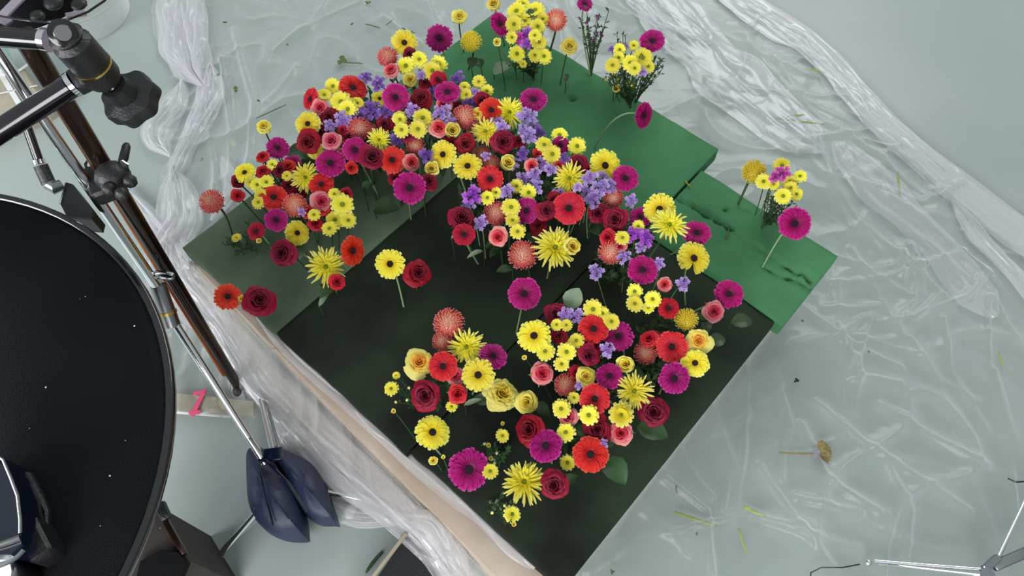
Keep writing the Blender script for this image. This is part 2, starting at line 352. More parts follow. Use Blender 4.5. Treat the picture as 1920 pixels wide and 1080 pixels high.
# gathered pleats running down the front drape, along the platform edge
pl = np.sin((Uu*30+6*noise2(Uu*4, Vv*6, 51)+Vv*40))*.5+.5
front = np.clip(1-np.abs(Vv-(PV0-.09))/.14, 0, 1)*(Uu > -1.6)*(Uu < .1)
Z += front*(.007*pl+.012*ridge(9, 61)**2)
up = np.clip(1-np.abs(XX-np.interp(YY, ly, lx)-.10)/.16, 0, 1)
Z += up*(.012*ridge(8, 71)**2+.006*(np.sin(XX*90+7*noise2(YY*5, XX*5, 3))*.5+.5))
for ln in CRE:
    q = [P(x, y, 0) for x, y in ln]
    d = np.full_like(XX, 9.)
    wob = .012*(noise2(XX*9, YY*9, 77)-.5)
    for a, c in zip(q, q[1:]): d = np.minimum(d, seg_d(XX+wob, YY-wob, (a.x, a.y), (c.x, c.y)))
    Z += .015*np.exp(-(d/(.006+.007*noise2(XX*7, YY*7, 15)))**2)*(.1+1.3*noise2(XX*9, YY*9, 5)**1.5)+.005*np.exp(-np.abs(d)/.03)
inside = D <= 0
Z = Z*np.where(inside, .6, 1)+(.165)*fall
Z = np.where(inside & (Vv > .225) & (Vv < 1.23), .1665, Z)
V = np.stack([XX, YY, Z], -1).reshape(-1, 3)
I, J = np.meshgrid(np.arange(NXg-1), np.arange(NYg-1), indexing='ij')
k = (I*NYg+J)
F = np.stack([k, k+NYg, k+NYg+1, k+1], -1)
keep = ~((D[:-1, :-1] <= 0) & (Vv[:-1, :-1] > .24) & (Vv[:-1, :-1] < 1.23) & (Uu[:-1, :-1] > -1.27) & (Uu[:-1, :-1] < -.13))
keep &= (XX[1:, :-1]-XX[:-1, :-1] > 1e-5) | (XX[1:, 1:]-XX[:-1, 1:] > 1e-5)
F = F[keep].reshape(-1, 4)
me = bpy.data.meshes.new('plastic_sheet'); me.from_pydata(V.tolist(), [], F.tolist()); me.materials.append(M['film'])
me.polygons.foreach_set('use_smooth', [True]*len(me.polygons))
sheet = link('plastic_sheet', me); tag(sheet, 'crumpled translucent plastic sheet spread on the floor under the foam bed', 'plastic sheet')
def sheet_z(p):
    u, v = UV(p); ddx = max(pu0-u, u-pu1, 0); ddy = max(float(pvf(u))-v, v-pv1, 0); d = math.hypot(ddx, ddy)
    return .171*math.exp(-(d/.055)**1.3)
def ribbon(pts, widths, layers, amp, name='fold', zoff=.0, seed=0, freq=5, m='film_fold', dens=90):
    """bunched film: several wavy layers lying over one another along a path on the floor"""
    q = [P(x, y, 0) for x, y in pts]; L = [0]
    for a, c in zip(q, q[1:]): L.append(L[-1]+(c-a).length)
    n = max(int(L[-1]*dens), 8); nc = 34; b = B()
    for ly_ in range(layers):
        k0 = len(b.V); r = random.Random(seed*31+ly_); ph = r.uniform(0, 6); off = r.uniform(-.25, .25)
        s = np.linspace(0, L[-1], n)
        px_ = np.interp(s, L, [a.x for a in q]); py_ = np.interp(s, L, [a.y for a in q]); wd = np.interp(s, L, widths)*np.clip(np.minimum(s, L[-1]-s)/.07+.06, 0, 1)**.6
        for _ in range(3):
            px_[1:-1] = (px_[:-2]+px_[1:-1]*2+px_[2:])/4; py_[1:-1] = (py_[:-2]+py_[1:-1]*2+py_[2:])/4
        tx = np.gradient(px_); ty = np.gradient(py_); ll = np.hypot(tx, ty); tx /= ll; ty /= ll
        c = np.linspace(-1, 1, nc)
        for i in range(n):
            ew = 1+.35*(float(noise2(np.array(s[i]*9+ly_*7.), np.array(seed+.5), 3))-.5)*2
            base = sheet_z((px_[i], py_[i]))
            env = noise2(np.full(nc, s[i]*7.)+ly_*5, c*2.2+seed, 13)
            fr = noise2(np.full(nc, s[i]*12.), c*freq*1.3+ly_*3, 17+seed)
            zz = .55*amp*(1-np.abs(c)**3)*(.25+.9*env)*(.55+.45*np.sin(c*freq*1.6+ph+s[i]*7+5*fr+4*env))+.003*ly_+zoff+.003*fr
            cc = c*wd[i]*ew+off*wd[i]
            for j in range(nc): b.V.append(Vector((px_[i]-ty[i]*cc[j], py_[i]+tx[i]*cc[j], base+.012+max(zz[j], 0))))
        for i in range(n-1):
            for j in range(nc-1): b.F.append((k0+i*nc+j, k0+(i+1)*nc+j, k0+(i+1)*nc+j+1, k0+i*nc+j+1))
    return part(b, name, m, sheet)
ribbon([(1290, -60), (1400, 14), (1500, 80), (1585, 158), (1640, 225), (1700, 275), (1780, 345), (1860, 410), (1960, 480), (2060, 570)],
       [.04, .055, .055, .045, .05, .045, .05, .055, .055, .055], 3, .02, 'rolled_edge', seed=1, freq=3)
ribbon([(1210, -40), (1290, 60), (1380, 150), (1470, 230), (1540, 290)], [.10, .13, .13, .11, .05], 1, .022, 'fold', seed=15, freq=4)
ribbon([(1560, 270), (1640, 350), (1760, 470), (1860, 600)], [.05, .08, .07, .05], 1, .016, 'fold', seed=16, freq=3)
ribbon([(520, 655), (600, 735), (700, 822), (800, 905), (900, 990), (1000, 1090)], [.012, .022, .028, .032, .032, .032], 2, .014, 'fold', seed=17, freq=2, dens=130)
ribbon([(1150, -60), (1250, 40), (1330, 90)], [.09, .07, .03], 2, .02, 'fold', seed=12)
ribbon([(1780, 380), (1830, 450), (1900, 520), (1960, 600)], [.015, .025, .03, .03], 2, .015, 'fold', seed=13)
ribbon([(340, -60), (345, 20), (350, 90), (365, 140), (385, 170)], [.09, .085, .07, .05, .02], 3, .04, 'fold', seed=2)
ribbon([(400, 130), (398, 190), (375, 240), (345, 300), (328, 350)], [.03, .045, .045, .03, .02], 3, .03, 'fold', seed=3)
ribbon([(345, 160), (330, 210), (300, 245), (300, 270), (325, 300)], [.03, .04, .05, .04, .02], 2, .03, 'fold', seed=4)
ribbon([(330, 320), (335, 370), (340, 420), (315, 470), (320, 520), (360, 580)], [.02, .04, .06, .05, .055, .05], 3, .03, 'fold', seed=5)
ribbon([(240, 360), (275, 405), (310, 455), (350, 500), (400, 560)], [.006, .02, .035, .035, .03], 3, .02, 'fold', seed=6)
ribbon([(345, 490), (395, 570), (450, 640), (505, 725), (580, 810), (670, 895), (750, 965), (830, 1045), (890, 1120)],
       [.025, .04, .04, .045, .045, .045, .04, .035, .035], 2, .03, 'fold', seed=7, freq=4)
ribbon([(500, 760), (570, 850), (640, 915), (720, 960), (800, 1005), (850, 1060), (870, 1120)],
       [.03, .035, .035, .03, .03, .03, .03], 2, .025, 'fold', seed=8, freq=4)
ribbon([(530, 900), (600, 955), (680, 980), (760, 985), (820, 1010), (850, 1070)], [.02, .02, .025, .02, .03, .03], 2, .02, 'fold', seed=9)
ribbon([(350, 560), (420, 620), (480, 700), (500, 760)], [.05, .05, .04, .03], 2, .02, 'fold', seed=10)
ribbon([(420, 300), (440, 360), (400, 420)], [.02, .025, .02], 2, .015, 'fold', seed=11)

# ------------------------------------------------------------------ flower prototypes (unit radius, facing +Z)
CACHE = {}
def strip(b, ang, r0, r1, wd, zf, tip=.5, rows=6, cup=.15, bend=0, wmin=.35):
    k = len(b.V)
    for i in range(rows+1):
        t = i/rows; r = r0+(r1-r0)*t
        ww = wd*(wmin+(1-wmin)*math.sin(min(t/.65, 1)*math.pi/2))*(1 if t < .65 else math.sqrt(max(1-((t-.65)/.35)**2*(1-tip*tip), 0)))
        a = ang+bend*t*t; c, s = math.cos(a), math.sin(a); z = zf(t)
        for q in (-1, 0, 1):
            b.V.append(Vector((r*c-q*ww*s, r*s+q*ww*c, z+(cup*ww if q else 0))))
    for i in range(rows):
        for j in range(2): b.F.append((k+i*3+j, k+(i+1)*3+j, k+(i+1)*3+j+1, k+i*3+j+1))
def g_gerbera(v):
    r = random.Random(100+v); b = B(); n = [24, 21, 27][v % 3]
    skip = {3: range(5, 10)}.get(v, ())
    for i in range(n):
        if v == 3 and i in (4, 5, 6): continue
        L = r.uniform(.93, 1.03); lf = r.uniform(.05, .14)
        strip(b, 2*math.pi*(i+r.uniform(-.2, .2))/n, .12, L, .148, lambda t, lf=lf: .04+lf*math.sin(t*2.2)-.04*t, .55, 6, .25)
    for i in range(n-3):
        if v == 3 and i in (4, 5): continue
        L = r.uniform(.78, .9); lf = r.uniform(.08, .16)
        strip(b, 2*math.pi*(i+.5+r.uniform(-.2, .2))/(n-3), .12, L, .13, lambda t, lf=lf: .09+lf*math.sin(t*2.4), .42, 5, .25)
    for i in range(26):
        L = r.uniform(.34, .44)
        strip(b, 2*math.pi*(i+r.uniform(-.2, .2))/26, .16, L, .03, lambda t: .15+.12*t, .3, 2, .1)
    return b
def eye(b_r=.23, h=.12, z=.13):
    b = B(); b.dome((0, 0, z), b_r, h, 14, 4)
    for i in range(40):
        a = i*2.399; rr = b_r*.95*math.sqrt((i+.5)/40); b.dome((rr*math.cos(a), rr*math.sin(a), z+h*(1-rr/b_r*.8)), .02, .05, 4, 1)
    return b
def calyx(h=.35, r=.3):
    b = B(); k = 12; b.add([(r*f*math.cos(2*math.pi*j/k), r*f*math.sin(2*math.pi*j/k), z) for f, z in ((1.25, .06), (1, -.08), (.6, -h*.7), (.25, -h)) for j in range(k)],
                            [(i*k+j, i*k+(j+1) % k, (i+1)*k+(j+1) % k, (i+1)*k+j) for i in range(3) for j in range(k)])
    return b
def g_rose(v, layers=None, open_=1.0):
    r = random.Random(200+v); b = B()
    lay = layers or [(.09, 2, .70), (.17, 3, .74), (.27, 3, .74), (.38, 4, .70), (.50, 4, .62), (.62, 5, .50), (.74, 5, .36)]
    rot = 0
    for li, (rr, n, h) in enumerate(lay):
        rot += r.uniform(.5, 1.1)
        for i in range(n):
            a0 = rot+2*math.pi*i/n+r.uniform(-.2, .2); span = 2*math.pi/n*(.70 if n > 2 else .95); k = len(b.V); tl = r.uniform(.85, 1.15); ph_ = r.uniform(0, 6)
            flare = (.02+.26*(li/len(lay))**1.5)*open_*r.uniform(.8, 1.2); hh = h*r.uniform(.92, 1.08)
            nu, nv = 6, 4
            for s in range(nv+1):
                t = s/nv
                for q in range(nu+1):
                    e = (q/nu*2-1); a = a0+e*span
                    edge = 1-.22*abs(e)**3*t
                    rad = rr*(.5+.5*math.sin(t*math.pi/2))+flare*t**3-.05*e*e*rr+.03*e
                    rad = rad*tl+(.05*(li/len(lay))+.015)*math.sin(e*4.5+ph_)*t*t-(.16*(li/len(lay))*abs(e)**2.5)*t; z = hh*math.sin(t*math.pi/2*1.05)*edge-(.16*flare/.2*t**4)-.02*math.cos(e*3)*t+.03*math.sin(e*5+ph_)*t
                    b.V.append(Vector((rad*math.cos(a), rad*math.sin(a), z)))
            for s in range(nv):
                for q in range(nu): b.F.append((k+s*(nu+1)+q, k+s*(nu+1)+q+1, k+(s+1)*(nu+1)+q+1, k+(s+1)*(nu+1)+q))
    b.dome((0, 0, .3), .09, .26, 8, 3)
    k = 12; z0 = -.06
    b.add([(f*math.cos(2*math.pi*j/k), f*math.sin(2*math.pi*j/k), z) for f, z in ((.9, .06), (.6, -.08), (.25, -.2)) for j in range(k)],
          [(i*k+j, (i+1)*k+j, (i+1)*k+(j+1) % k, i*k+(j+1) % k) for i in range(2) for j in range(k)])
    return b
def g_sepals():
    b = B()
    for i in range(5): strip(b, 2*math.pi*i/5, .12, 1.0, .09, lambda t: -.22+.12*t-.16*t*t, .1, 4, .2)
    b.dome((0, 0, -.2), .2, -.22, 8, 3); return b
def g_spider(v):
    r = random.Random(300+v); b = B()
    for n, L, e0, e1, wd in ((30, 1.0, -.12, .12, .058), (28, .86, .1, .4, .058), (24, .68, .4, .8, .052), (18, .44, .8, 1.2, .045)):
        for i in range(n):
            l = L*r.uniform(.8, 1.06); e = r.uniform(e0, e1); curl = r.uniform(-.1, .25); bd = r.uniform(-.16, .16)
            a = 2*math.pi*(i+r.uniform(-.4, .4))/n; k = len(b.V); rows = 6
            for s in range(rows+1):
                t = s/rows; rr = .05+l*t*math.cos(e); z = .12+l*t*math.sin(e)*(1-.35*t)+curl*t**3*.35
                ww = wd*(1 if t < .8 else 1-(t-.8)*3.2)*(.6+.4*t); aa = a+bd*t*t
                c, sn = math.cos(aa), math.sin(aa)
                for q, zz in ((-1, .5), (0, -.2), (1, .5)): b.V.append(Vector((rr*c-q*ww*sn, rr*sn+q*ww*c, z+zz*ww)))
            for s in range(rows):
                for j in range(2): b.F.append((k+s*3+j, k+(s+1)*3+j, k+(s+1)*3+j+1, k+s*3+j+1))
    return b
def g_daisy(v, pom=0):
    r = random.Random(400+v); b = B(); n = 13+v % 3
    for la in range(2+pom*2):
        for i in range(n):
            L = r.uniform(.9, 1.05)*(1-.17*la)
            strip(b, 2*math.pi*(i+.5*la+r.uniform(-.15, .15))/n, .15, L, .19-.02*la, lambda t, la=la: .03+.1*la+(.10+.10*la)*t-.05*t*t*3*(la == 0), .6, 4, .22)
    return b
def g_protea(v):
    r = random.Random(500+v); b = B(); b.dome((0, 0, -.1), .72, .72, 16, 6)
    b.add([(f*math.cos(2*math.pi*j/12), f*math.sin(2*math.pi*j/12), z) for f, z in ((.62, -.1), (.4, -.35), (.15, -.5)) for j in range(12)],
          [(i*12+j, (i+1)*12+j, (i+1)*12+(j+1) % 12, i*12+(j+1) % 12) for i in range(2) for j in range(12)])
    n = 150
    for i in range(n):
        f = (i+.5)/n; el = math.asin(1-f*1.02) if f < .97 else 0; a = i*2.39996+r.uniform(-.1, .1)
        d = Vector((math.cos(el)*math.cos(a), math.cos(el)*math.sin(a), math.sin(el)))
        p0 = d*.55+Vector((0, 0, -.05)); L = r.uniform(.34, .42); p2 = d*(.5+L)*Vector((1, 1, .9)).length/1.69+Vector((0, 0, .06*math.cos(el)))
        tn = Vector((-math.sin(a), math.cos(a), 0))
        p1 = (p0+p2)/2+tn*.05
        b.tube([p0, p1, p2], [.034, .032, .026], 4, False); b.dome(p2, .042, .05, 5, 2)
    return b
def g_statice(v):
    r = random.Random(600+v); b = B(); n = 9+v*2
    for i in range(n):
        a = i*2.4+r.uniform(-.3, .3); rr = .78*math.sqrt((i+.3)/n); c = Vector((rr*math.cos(a), rr*math.sin(a), .35*(1-rr*rr)+r.uniform(-.08, .14)))
        tilt = Quaternion((-math.sin(a), math.cos(a), 0), rr*.7+r.uniform(-.2, .2)); s = r.uniform(.24, .34); f = B()
        for j in range(5):
            strip(f, 2*math.pi*j/5+i, .08, 1, .42, lambda t: .3*t+.1*t*t, .7, 2, .2, wmin=.4)
        k = len(b.V); b.V += [c+tilt @ (q*s) for q in f.V]; b.F += [tuple(x+k for x in ff) for ff in f.F]
    return b
def g_statice_stems(v):
    r = random.Random(600+v); b = B(); n = 9+v*2
    for i in range(n):
        a = i*2.4+r.uniform(-.3, .3); rr = .78*math.sqrt((i+.3)/n); c = Vector((rr*math.cos(a), rr*math.sin(a), .35*(1-rr*rr)-.05)); r.uniform(0, 1); r.uniform(0, 1); r.uniform(0, 1)
        b.tube([(0, 0, -1.1), c*.5+Vector((0, 0, -.5)), c], [.03, .025, .04], 4, False)
        b.dome(c, .09, -.14, 5, 2)
    return b
def g_leaf(v, ln=1.0, wd=.3):
    r = random.Random(700+v); b = B(); rows = 9; k = 0
    for i in range(rows+1):
        t = i/rows; w_ = wd*math.sin(math.pi*min(t**.8, 1))**.8*(1+.06*(i % 2)); x = t*ln; z = (.16*math.sin(t*2.6)-.1*t*t)*ln
        for q in (-1, -.5, 0, .5, 1): b.V.append(Vector((x, q*w_, z+abs(q)*w_*.35+.012*ln*math.sin(i*2.5)*abs(q))))
    for i in range(rows):
        for j in range(4): b.F.append((i*5+j, (i+1)*5+j, (i+1)*5+j+1, i*5+j+1))
    return b
def get(key, fn, m):
    if key not in CACHE: CACHE[key] = fn().me(key, m)
    return CACHE[key]
LAY_OPEN = [(.10, 3, .50), (.22, 4, .5), (.36, 5, .46), (.54, 5, .38), (.74, 5, .26), (.86, 5, .16)]
LAY_BALL = [(.08, 3, .66), (.18, 4, .68), (.28, 5, .68), (.39, 6, .66), (.5, 7, .60), (.62, 8, .52), (.75, 9, .42), (.88, 9, .28), (.96, 9, .12)]
LAY_BUD = [(.14, 3, 1.1), (.34, 3, 1.15), (.56, 4, 1.1), (.80, 5, .95)]

# kind: name, description, category word, neighbour word
KIND = {
 'GY': ('gerbera_daisy', 'yellow gerbera with dark eye', 'yellow gerbera'), 'GR': ('gerbera_daisy', 'orange-red gerbera', 'orange-red gerbera'),
 'GM': ('gerbera_daisy', 'magenta gerbera', 'magenta gerbera'), 'GD': ('gerbera_daisy', 'small crimson gerbera', 'crimson gerbera'),
 'RD': ('rose', 'dark crimson rose', 'crimson rose'), 'RR': ('spray_rose', 'small red spray rose', 'red spray rose'), 'RP': ('spray_rose', 'pink spray rose', 'pink spray rose'),
 'RY': ('rose', 'pale yellow rose', 'yellow rose'), 'RO': ('rose', 'open yellow rose with orange heart', 'open yellow rose'),
 'BY': ('ranunculus', 'many-petalled round yellow bloom', 'round yellow bloom'), 'CY': ('pompon_chrysanthemum', 'yellow-green pompon chrysanthemum', 'pompon chrysanthemum'),
 'SY': ('spider_chrysanthemum', 'spiky yellow spider chrysanthemum', 'spider chrysanthemum'), 'DY': ('spray_chrysanthemum', 'small yellow daisy chrysanthemum', 'small yellow daisy'),
 'PP': ('pincushion_protea', 'coral pincushion protea', 'coral protea'), 'PY': ('pincushion_protea', 'yellow pincushion protea', 'yellow protea'),
 'LP': ('statice_sprig', 'lavender statice sprig', 'lavender statice'), 'LV': ('statice_sprig', 'bright violet statice sprig', 'violet statice'),
 'LD': ('statice_sprig', 'deep purple statice sprig', 'purple statice'), 'LM': ('statice_sprig', 'magenta-purple statice sprig', 'magenta statice'),
 'BU': ('flower_bud', 'tiny closed yellow bud', 'yellow bud'), 'BD': ('spray_rose', 'half-open yellow rosebud', 'yellow rosebud')}
# (kind, px, py, diameter px, height above foam, options)
FL = '''
PP 400 380 50 .12 b437,450
GY 460 325 42
RD 445 341 24
RR 446 367 26
GM 521 278 42
RR 493 296 26
RR 495 323 30
RD 525 320 30
RR 542 313 28
DY 511 309 20
DY 538 330 18
DY 471 342 22
DY 483 347 26
DY 500 342 26
DY 490 366 24
GR 513 371 50
RD 544 351 34 -.01
SY 573 333 54
GM 620 307 54 .02
RY 592 284 34
RD 578 266 44
GY 578 233 46
RY 495 239 30 .14
GR 603 347 46
DY 642 384 40 .02
DY 627 364 22
DY 629 413 36
DY 618 429 28
DY 653 413 28
RR 649 364 26 -.01
PP 553 387 48
LP 566 397 14
RP 602 378 40
RR 607 392 26 -.01
DY 589 403 22
RR 591 420 30
GM 518 413 42
DY 485 380 24
GY 556 437 46 tE
GD 481 434 34
RD 533 475 52
SY 610 500 70
GR 659 470 56 tE
RR 631 529 34
BU 487 451 10
DY 444 446 18 -.04
GR 427 557 50
RD 484 564 58
BU 453 561 14
GY 732 495 56 .12 b757,575
RD 783 514 50
GY 758 81 48
PP 727 110 42
RP 735 134 32
DY 762 124 34
DY 786 112 30
DY 811 133 34
DY 822 121 32
RD 768 102 26
RY 770 150 28
LD 686 147 22
LD 710 157 24
GR 661 166 52
GR 584 186 42 tW
DY 625 162 30
DY 608 179 26
DY 640 192 40
DY 653 205 34
DY 670 194 24
RP 601 203 34
RD 618 220 38
GY 712 186 30 -.02
LD 696 208 36
LP 644 227 30
GM 742 183 50
PP 673 242 46
RY 749 221 28
LP 773 208 24
RD 792 188 44
LP 789 141 16
GD 822 150 32
LD 858 150 26
RD 798 158 28 -.01
GM 839 174 48
DY 898 154 26
DY 871 164 22
DY 875 178 24
DY 913 171 24
LP 889 174 18
RD 904 189 32
GR 921 207 46
RY 896 214 26
RP 832 196 32
LP 828 214 32
PP 871 222 50
DY 793 222 36
DY 750 224 24
DY 753 244 28
DY 784 242 32
RP 822 242 38
BD 847 246 30
SY 912 248 52 -.01
RD 873 270 38
RD 943 266 46
SY 711 263 44 -.01
RD 763 254 28 -.01
LD 745 263 24
PP 779 275 38
GR 736 300 50
RP 770 306 36
LD 798 292 24
GY 832 290 52 .01
GY 877 313 54 .01
BD 808 317 28
RD 697 298 48
PP 691 246 34 -.02
GM 666 281 46 -.01
RP 623 266 38
RR 644 244 26
LP 644 231 22
GM 768 353 60
RD 803 342 34 -.01
GM 1000 188 50
SY 955 211 58
LP 988 219 32
LP 1002 236 20
LP 980 244 20
LP 943 238 22
LP 994 256 26
RD 973 267 26 -.01
DY 1049 254 30
DY 1020 272 30
DY 1035 289 34
DY 1082 274 32
GM 1051 273 34 -.01
LD 1057 297 20
LD 982 289 22
RD 1082 307 36
GY 1133 311 60
RP 996 311 30
RR 1008 289 22 -.01
RP 1047 311 28
SY 1069 335 62
LP 1002 329 24
LP 1006 350 26
LP 1106 335 26 .02
LP 1126 352 28 .01
LP 1114 367 24
LP 1083 352 16 .03
LP 1031 319 20
LP 912 293 16 .01
GR 919 336 50
PP 921 308 36 -.01
BD 951 307 30
GM 1172 335 50
LV 885 368 32
LP 879 384 26
RD 865 411 50
GD 870 440 42 .01
DY 914 371 26
DY 930 361 22
DY 969 349 26
DY 991 361 30
LP 951 359 24 .01
DY 958 389 34 .01
DY 961 413 26
DY 971 434 28
GM 987 395 48
PP 930 402 50 -.01
LP 902 418 24
RP 934 444 38
PP 981 479 58
SY 1040 467 82
BD 1072 463 32 .02
RD 1024 396 38
RD 1040 374 32 -.01
GR 1067 391 60
LP 1130 332 20
LP 1183 377 22
LP 1099 359 20
PP 1150 372 42 -.02
GY 1237 393 60
SY 1254 424 66 .01
RD 1155 412 46
GM 1200 408 40 -.01
DY 1197 424 22
LV 1188 441 30
LV 1210 448 28
LP 1200 465 18
RR 1140 446 34
PP 1145 473 50 -.01
DY 1167 446 26
RP 1164 464 26
GM 1306 438 52 .10
GY 1299 485 62 .10 n b1285,572
LP 1169 483 24
LP 1236 495 20
LP 1118 511 26
GM 1204 507 56
RP 1246 534 30
LP 1279 533 24
DY 1190 546 28
DY 1190 570 30
DY 1224 561 30
DY 1216 577 22
GD 1253 578 40
PY 1287 601 46
RP 1337 585 42 .08
GM 1366 552 54 .08
RR 1217 637 36 -.01
GR 1260 650 58
RO 1309 639 44
GY 1303 682 52
GM 1263 709 58
PP 1210 662 46 -.03
BD 1175 684 34
SY 1188 733 68
RD 1226 771 58 .08
GM 983 551 60 .12 b968,625
RD 1042 588 40
LP 1061 589 24
LP 1082 595 26
DY 1112 580 36
DY 1130 588 26
DY 1146 603 30
GR 1112 618 56
GY 1002 631 64
DY 1023 659 34
DY 1062 660 34
DY 1081 639 28
DY 1071 647 18
DY 1053 682 28
DY 1062 610 22
DY 1044 609 22
RD 1050 631 32
GM 1160 631 56
LP 1137 657 26 .01
RD 1103 666 40
RP 1016 701 46
RY 1098 706 40
GM 1143 706 50
BU 983 670 10
PP 1062 722 46 -.03
GR 1115 748 56
DY 1076 746 22
DY 1053 766 34
DY 1104 778 36
CY 1165 777 48
RP 1066 783 38
DY 1061 811 34 .01
RD 996 806 60
GM 1024 837 62
RD 1120 805 52 -.01
RP 1164 812 48
GR 1107 853 66
DY 1064 867 28 -.03
RD 1042 908 56
RY 989 754 44 .08
LP 1131 831 16
LP 1084 724 14
PP 842 608 60
LD 725 210 26 -.02
RD 655 262 34 -.02
PP 742 322 34 -.03
LD 815 175 24 -.02
RD 862 204 32 -.02
PP 893 237 40 -.02
RR 660 315 26 -.03
RP 640 292 28 -.02
LP 930 232 24 -.01
LP 960 308 26 -.02
LP 980 338 28 -.02
LP 1020 306 28 -.02
RR 1104 322 26 -.02
LP 1048 366 24 -.02
LP 1142 352 26 -.01
RD 845 270 30 -.02
LD 880 192 22 -.01
RR 578 398 26 -.02
RD 562 362 28 -.02
LP 846 230 22 -.01
RD 722 232 32 -.02
PP 756 238 34 -.03
LP 618 238 22 -.01
LD 668 222 28 -.01
RD 604 250 30 -.03
RD 742 336 30 -.03
PP 905 290 34 -.03
GM 548 308 34 -.02
RR 565 325 26 -.02
RD 1110 650 34 -.02
RD 1228 640 36 -.03
RR 1080 700 34 -.03
LD 1010 250 22 -.02
LP 1075 320 24 -.01
RD 1120 400 40 -.03
LP 1110 378 26 -.01
RD 1010 425 34 -.03
PP 831 640 42 -.02
SY 876 650 66
GM 924 669 52
RO 786 680 50
GR 831 687 54
RP 854 705 38
GY 897 703 62 .01
RD 800 740 56
RR 858 738 38
DY 847 762 20 -.03
BY 940 740 56 .06
DY 734 729 26 -.04
DY 743 704 14 -.04
BU 738 771 9 .05
GY 810 812 64
DY 942 817 24 -.03
BU 916 836 9 .06
BU 942 795 8 .06
BD 813 864 18 .05
BU 831 857 8 .05
GM 878 880 76
DY 919 884 28 -.02
BU 920 860 9 .06
SY 983 906 82
DY 960 964 30 -.05
BU 963 983 9 .04
RY 861 33 30
GM 824 72 50 tN
PY 884 80 42
GM 936 46 44 tE
RY 926 9 28
BU 932 79 16 .05
DY 969 22 36
DY 1004 20 34
DY 964 46 32
DY 985 40 28
DY 1008 50 28
DY 1010 80 30
DY 969 101 30 -.03
DY 1020 106 28 -.03
DY 1003 104 24 -.03
DY 981 120 14 -.05
DY 1018 36 24
DY 1003 67 24
DY 980 8 26
DY 960 70 22
LV 988 64 20
LV 987 82 20
LM 973 73 20
PP 1043 39 44
RY 1067 88 34 .09 b1050,160
GM 1096 8 30 .16 b1108,145
GM 1223 78 46
DY 1188 86 20
DY 1162 93 22
DY 1149 123 28
DY 1182 119 32
DY 1205 109 36
DY 1215 125 24
DY 1160 108 22
DY 1190 128 24
LP 1205 136 16
LD 1147 93 12
LP 1173 88 12
BU 1155 166 16 .06
GM 1205 216 48 .09 b1115,278 tE
PY 1413 323 48 .11 b1384,383
DY 1432 340 28
DY 1466 311 30
LM 1465 325 26 .03
LM 1453 334 20 .03
DY 1500 331 24
DY 1480 342 28
DY 1468 368 30
DY 1493 364 24
DY 1483 352 24
DY 1450 345 22
GM 1489 419 60 .12 b1430,500
'''
ZONES = [('left clump', 540, 350, .13), ('lower left clump', 580, 478, .10), ('pair at the left board edge', 455, 560, .09), ('pair on bare dark foam', 757, 505, .10),
 ('upper left of the big mound', 640, 195, .17), ('top of the big mound', 765, 120, .17), ('heart of the big mound', 790, 225, .19), ('lower edge of the big mound', 740, 300, .17),
 ('right part of the big mound', 910, 215, .18), ('right shoulder of the big mound', 1050, 275, .17), ('middle slope', 900, 330, .16), ('centre bunch', 930, 400, .15),
 ('lower centre bunch', 1020, 470, .13), ('ridge above the centre', 1080, 350, .16), ('right ridge', 1200, 420, .15), ('right flank', 1210, 520, .13),
 ('back row group', 970, 50, .13), ('back right posy', 1185, 110, .13), ('far right posy', 1465, 350, .12), ('back left edge', 845, 55, .12),
 ('front left bunch', 830, 690, .13), ('front left fringe', 810, 850, .09), ('upper front bunch', 1060, 620, .14), ('front right bunch', 1255, 660, .12),
 ('mid front bunch', 1100, 730, .13), ('low front bunch', 1060, 840, .11), ('lowest front tip', 960, 900, .09)]
recs = []
for i, ln in enumerate(FL.strip().splitlines()):
    f = ln.split(); kd, x, y, d = f[0], float(f[1]), float(f[2]), float(f[3]); h = 0; opt = {}
    for t in f[4:]:
        if t[0] == 'b': opt['base'] = tuple(map(float, t[1:].split(',')))
        elif t[0] == 't': opt['tilt'] = t[1]
        elif t == 'n': opt['notch'] = 1
        else: h = float(t)
    zi = min(range(len(ZONES)), key=lambda k: math.hypot(x-ZONES[k][1], (y-ZONES[k][2])*1.15))
    base = ZONES[zi][3]
    r = random.Random(i*13+5)
    hh = h if h >= .055 else base+h+r.uniform(-.008, .008)+{'G': .008, 'S': .004, 'D': .012, 'P': -.008, 'L': .008}.get(kd[0], 0)
    recs.append(dict(kd=kd, x=x, y=y, d=d, h=hh, z=zi, opt=opt, i=i))
ORD = ['', 'second', 'third', 'fourth', 'fifth', 'sixth', 'seventh', 'eighth', 'ninth', 'tenth', 'eleventh', 'twelfth', 'thirteenth', 'fourteenth']
def near(a):
    c = [o for o in recs if o is not a and o['kd'] != a['kd'] and o['d'] >= 30]
    o = min(c, key=lambda o: math.hypot(o['x']-a['x'], o['y']-a['y'])-o['d']*.25)
    dx, dy = a['x']-o['x'], a['y']-o['y']; dist = math.hypot(dx, dy)
    if dist > 130: return ''
    rel = ('right of a ' if dx > 0 else 'left of a ') if abs(dx) > abs(dy) else ('below a ' if dy > 0 else 'above a ')
    t = KIND[o['kd']][2]; return ', '+(rel+t if t[0] not in 'aeiou' else rel[:-1]+'n '+t)
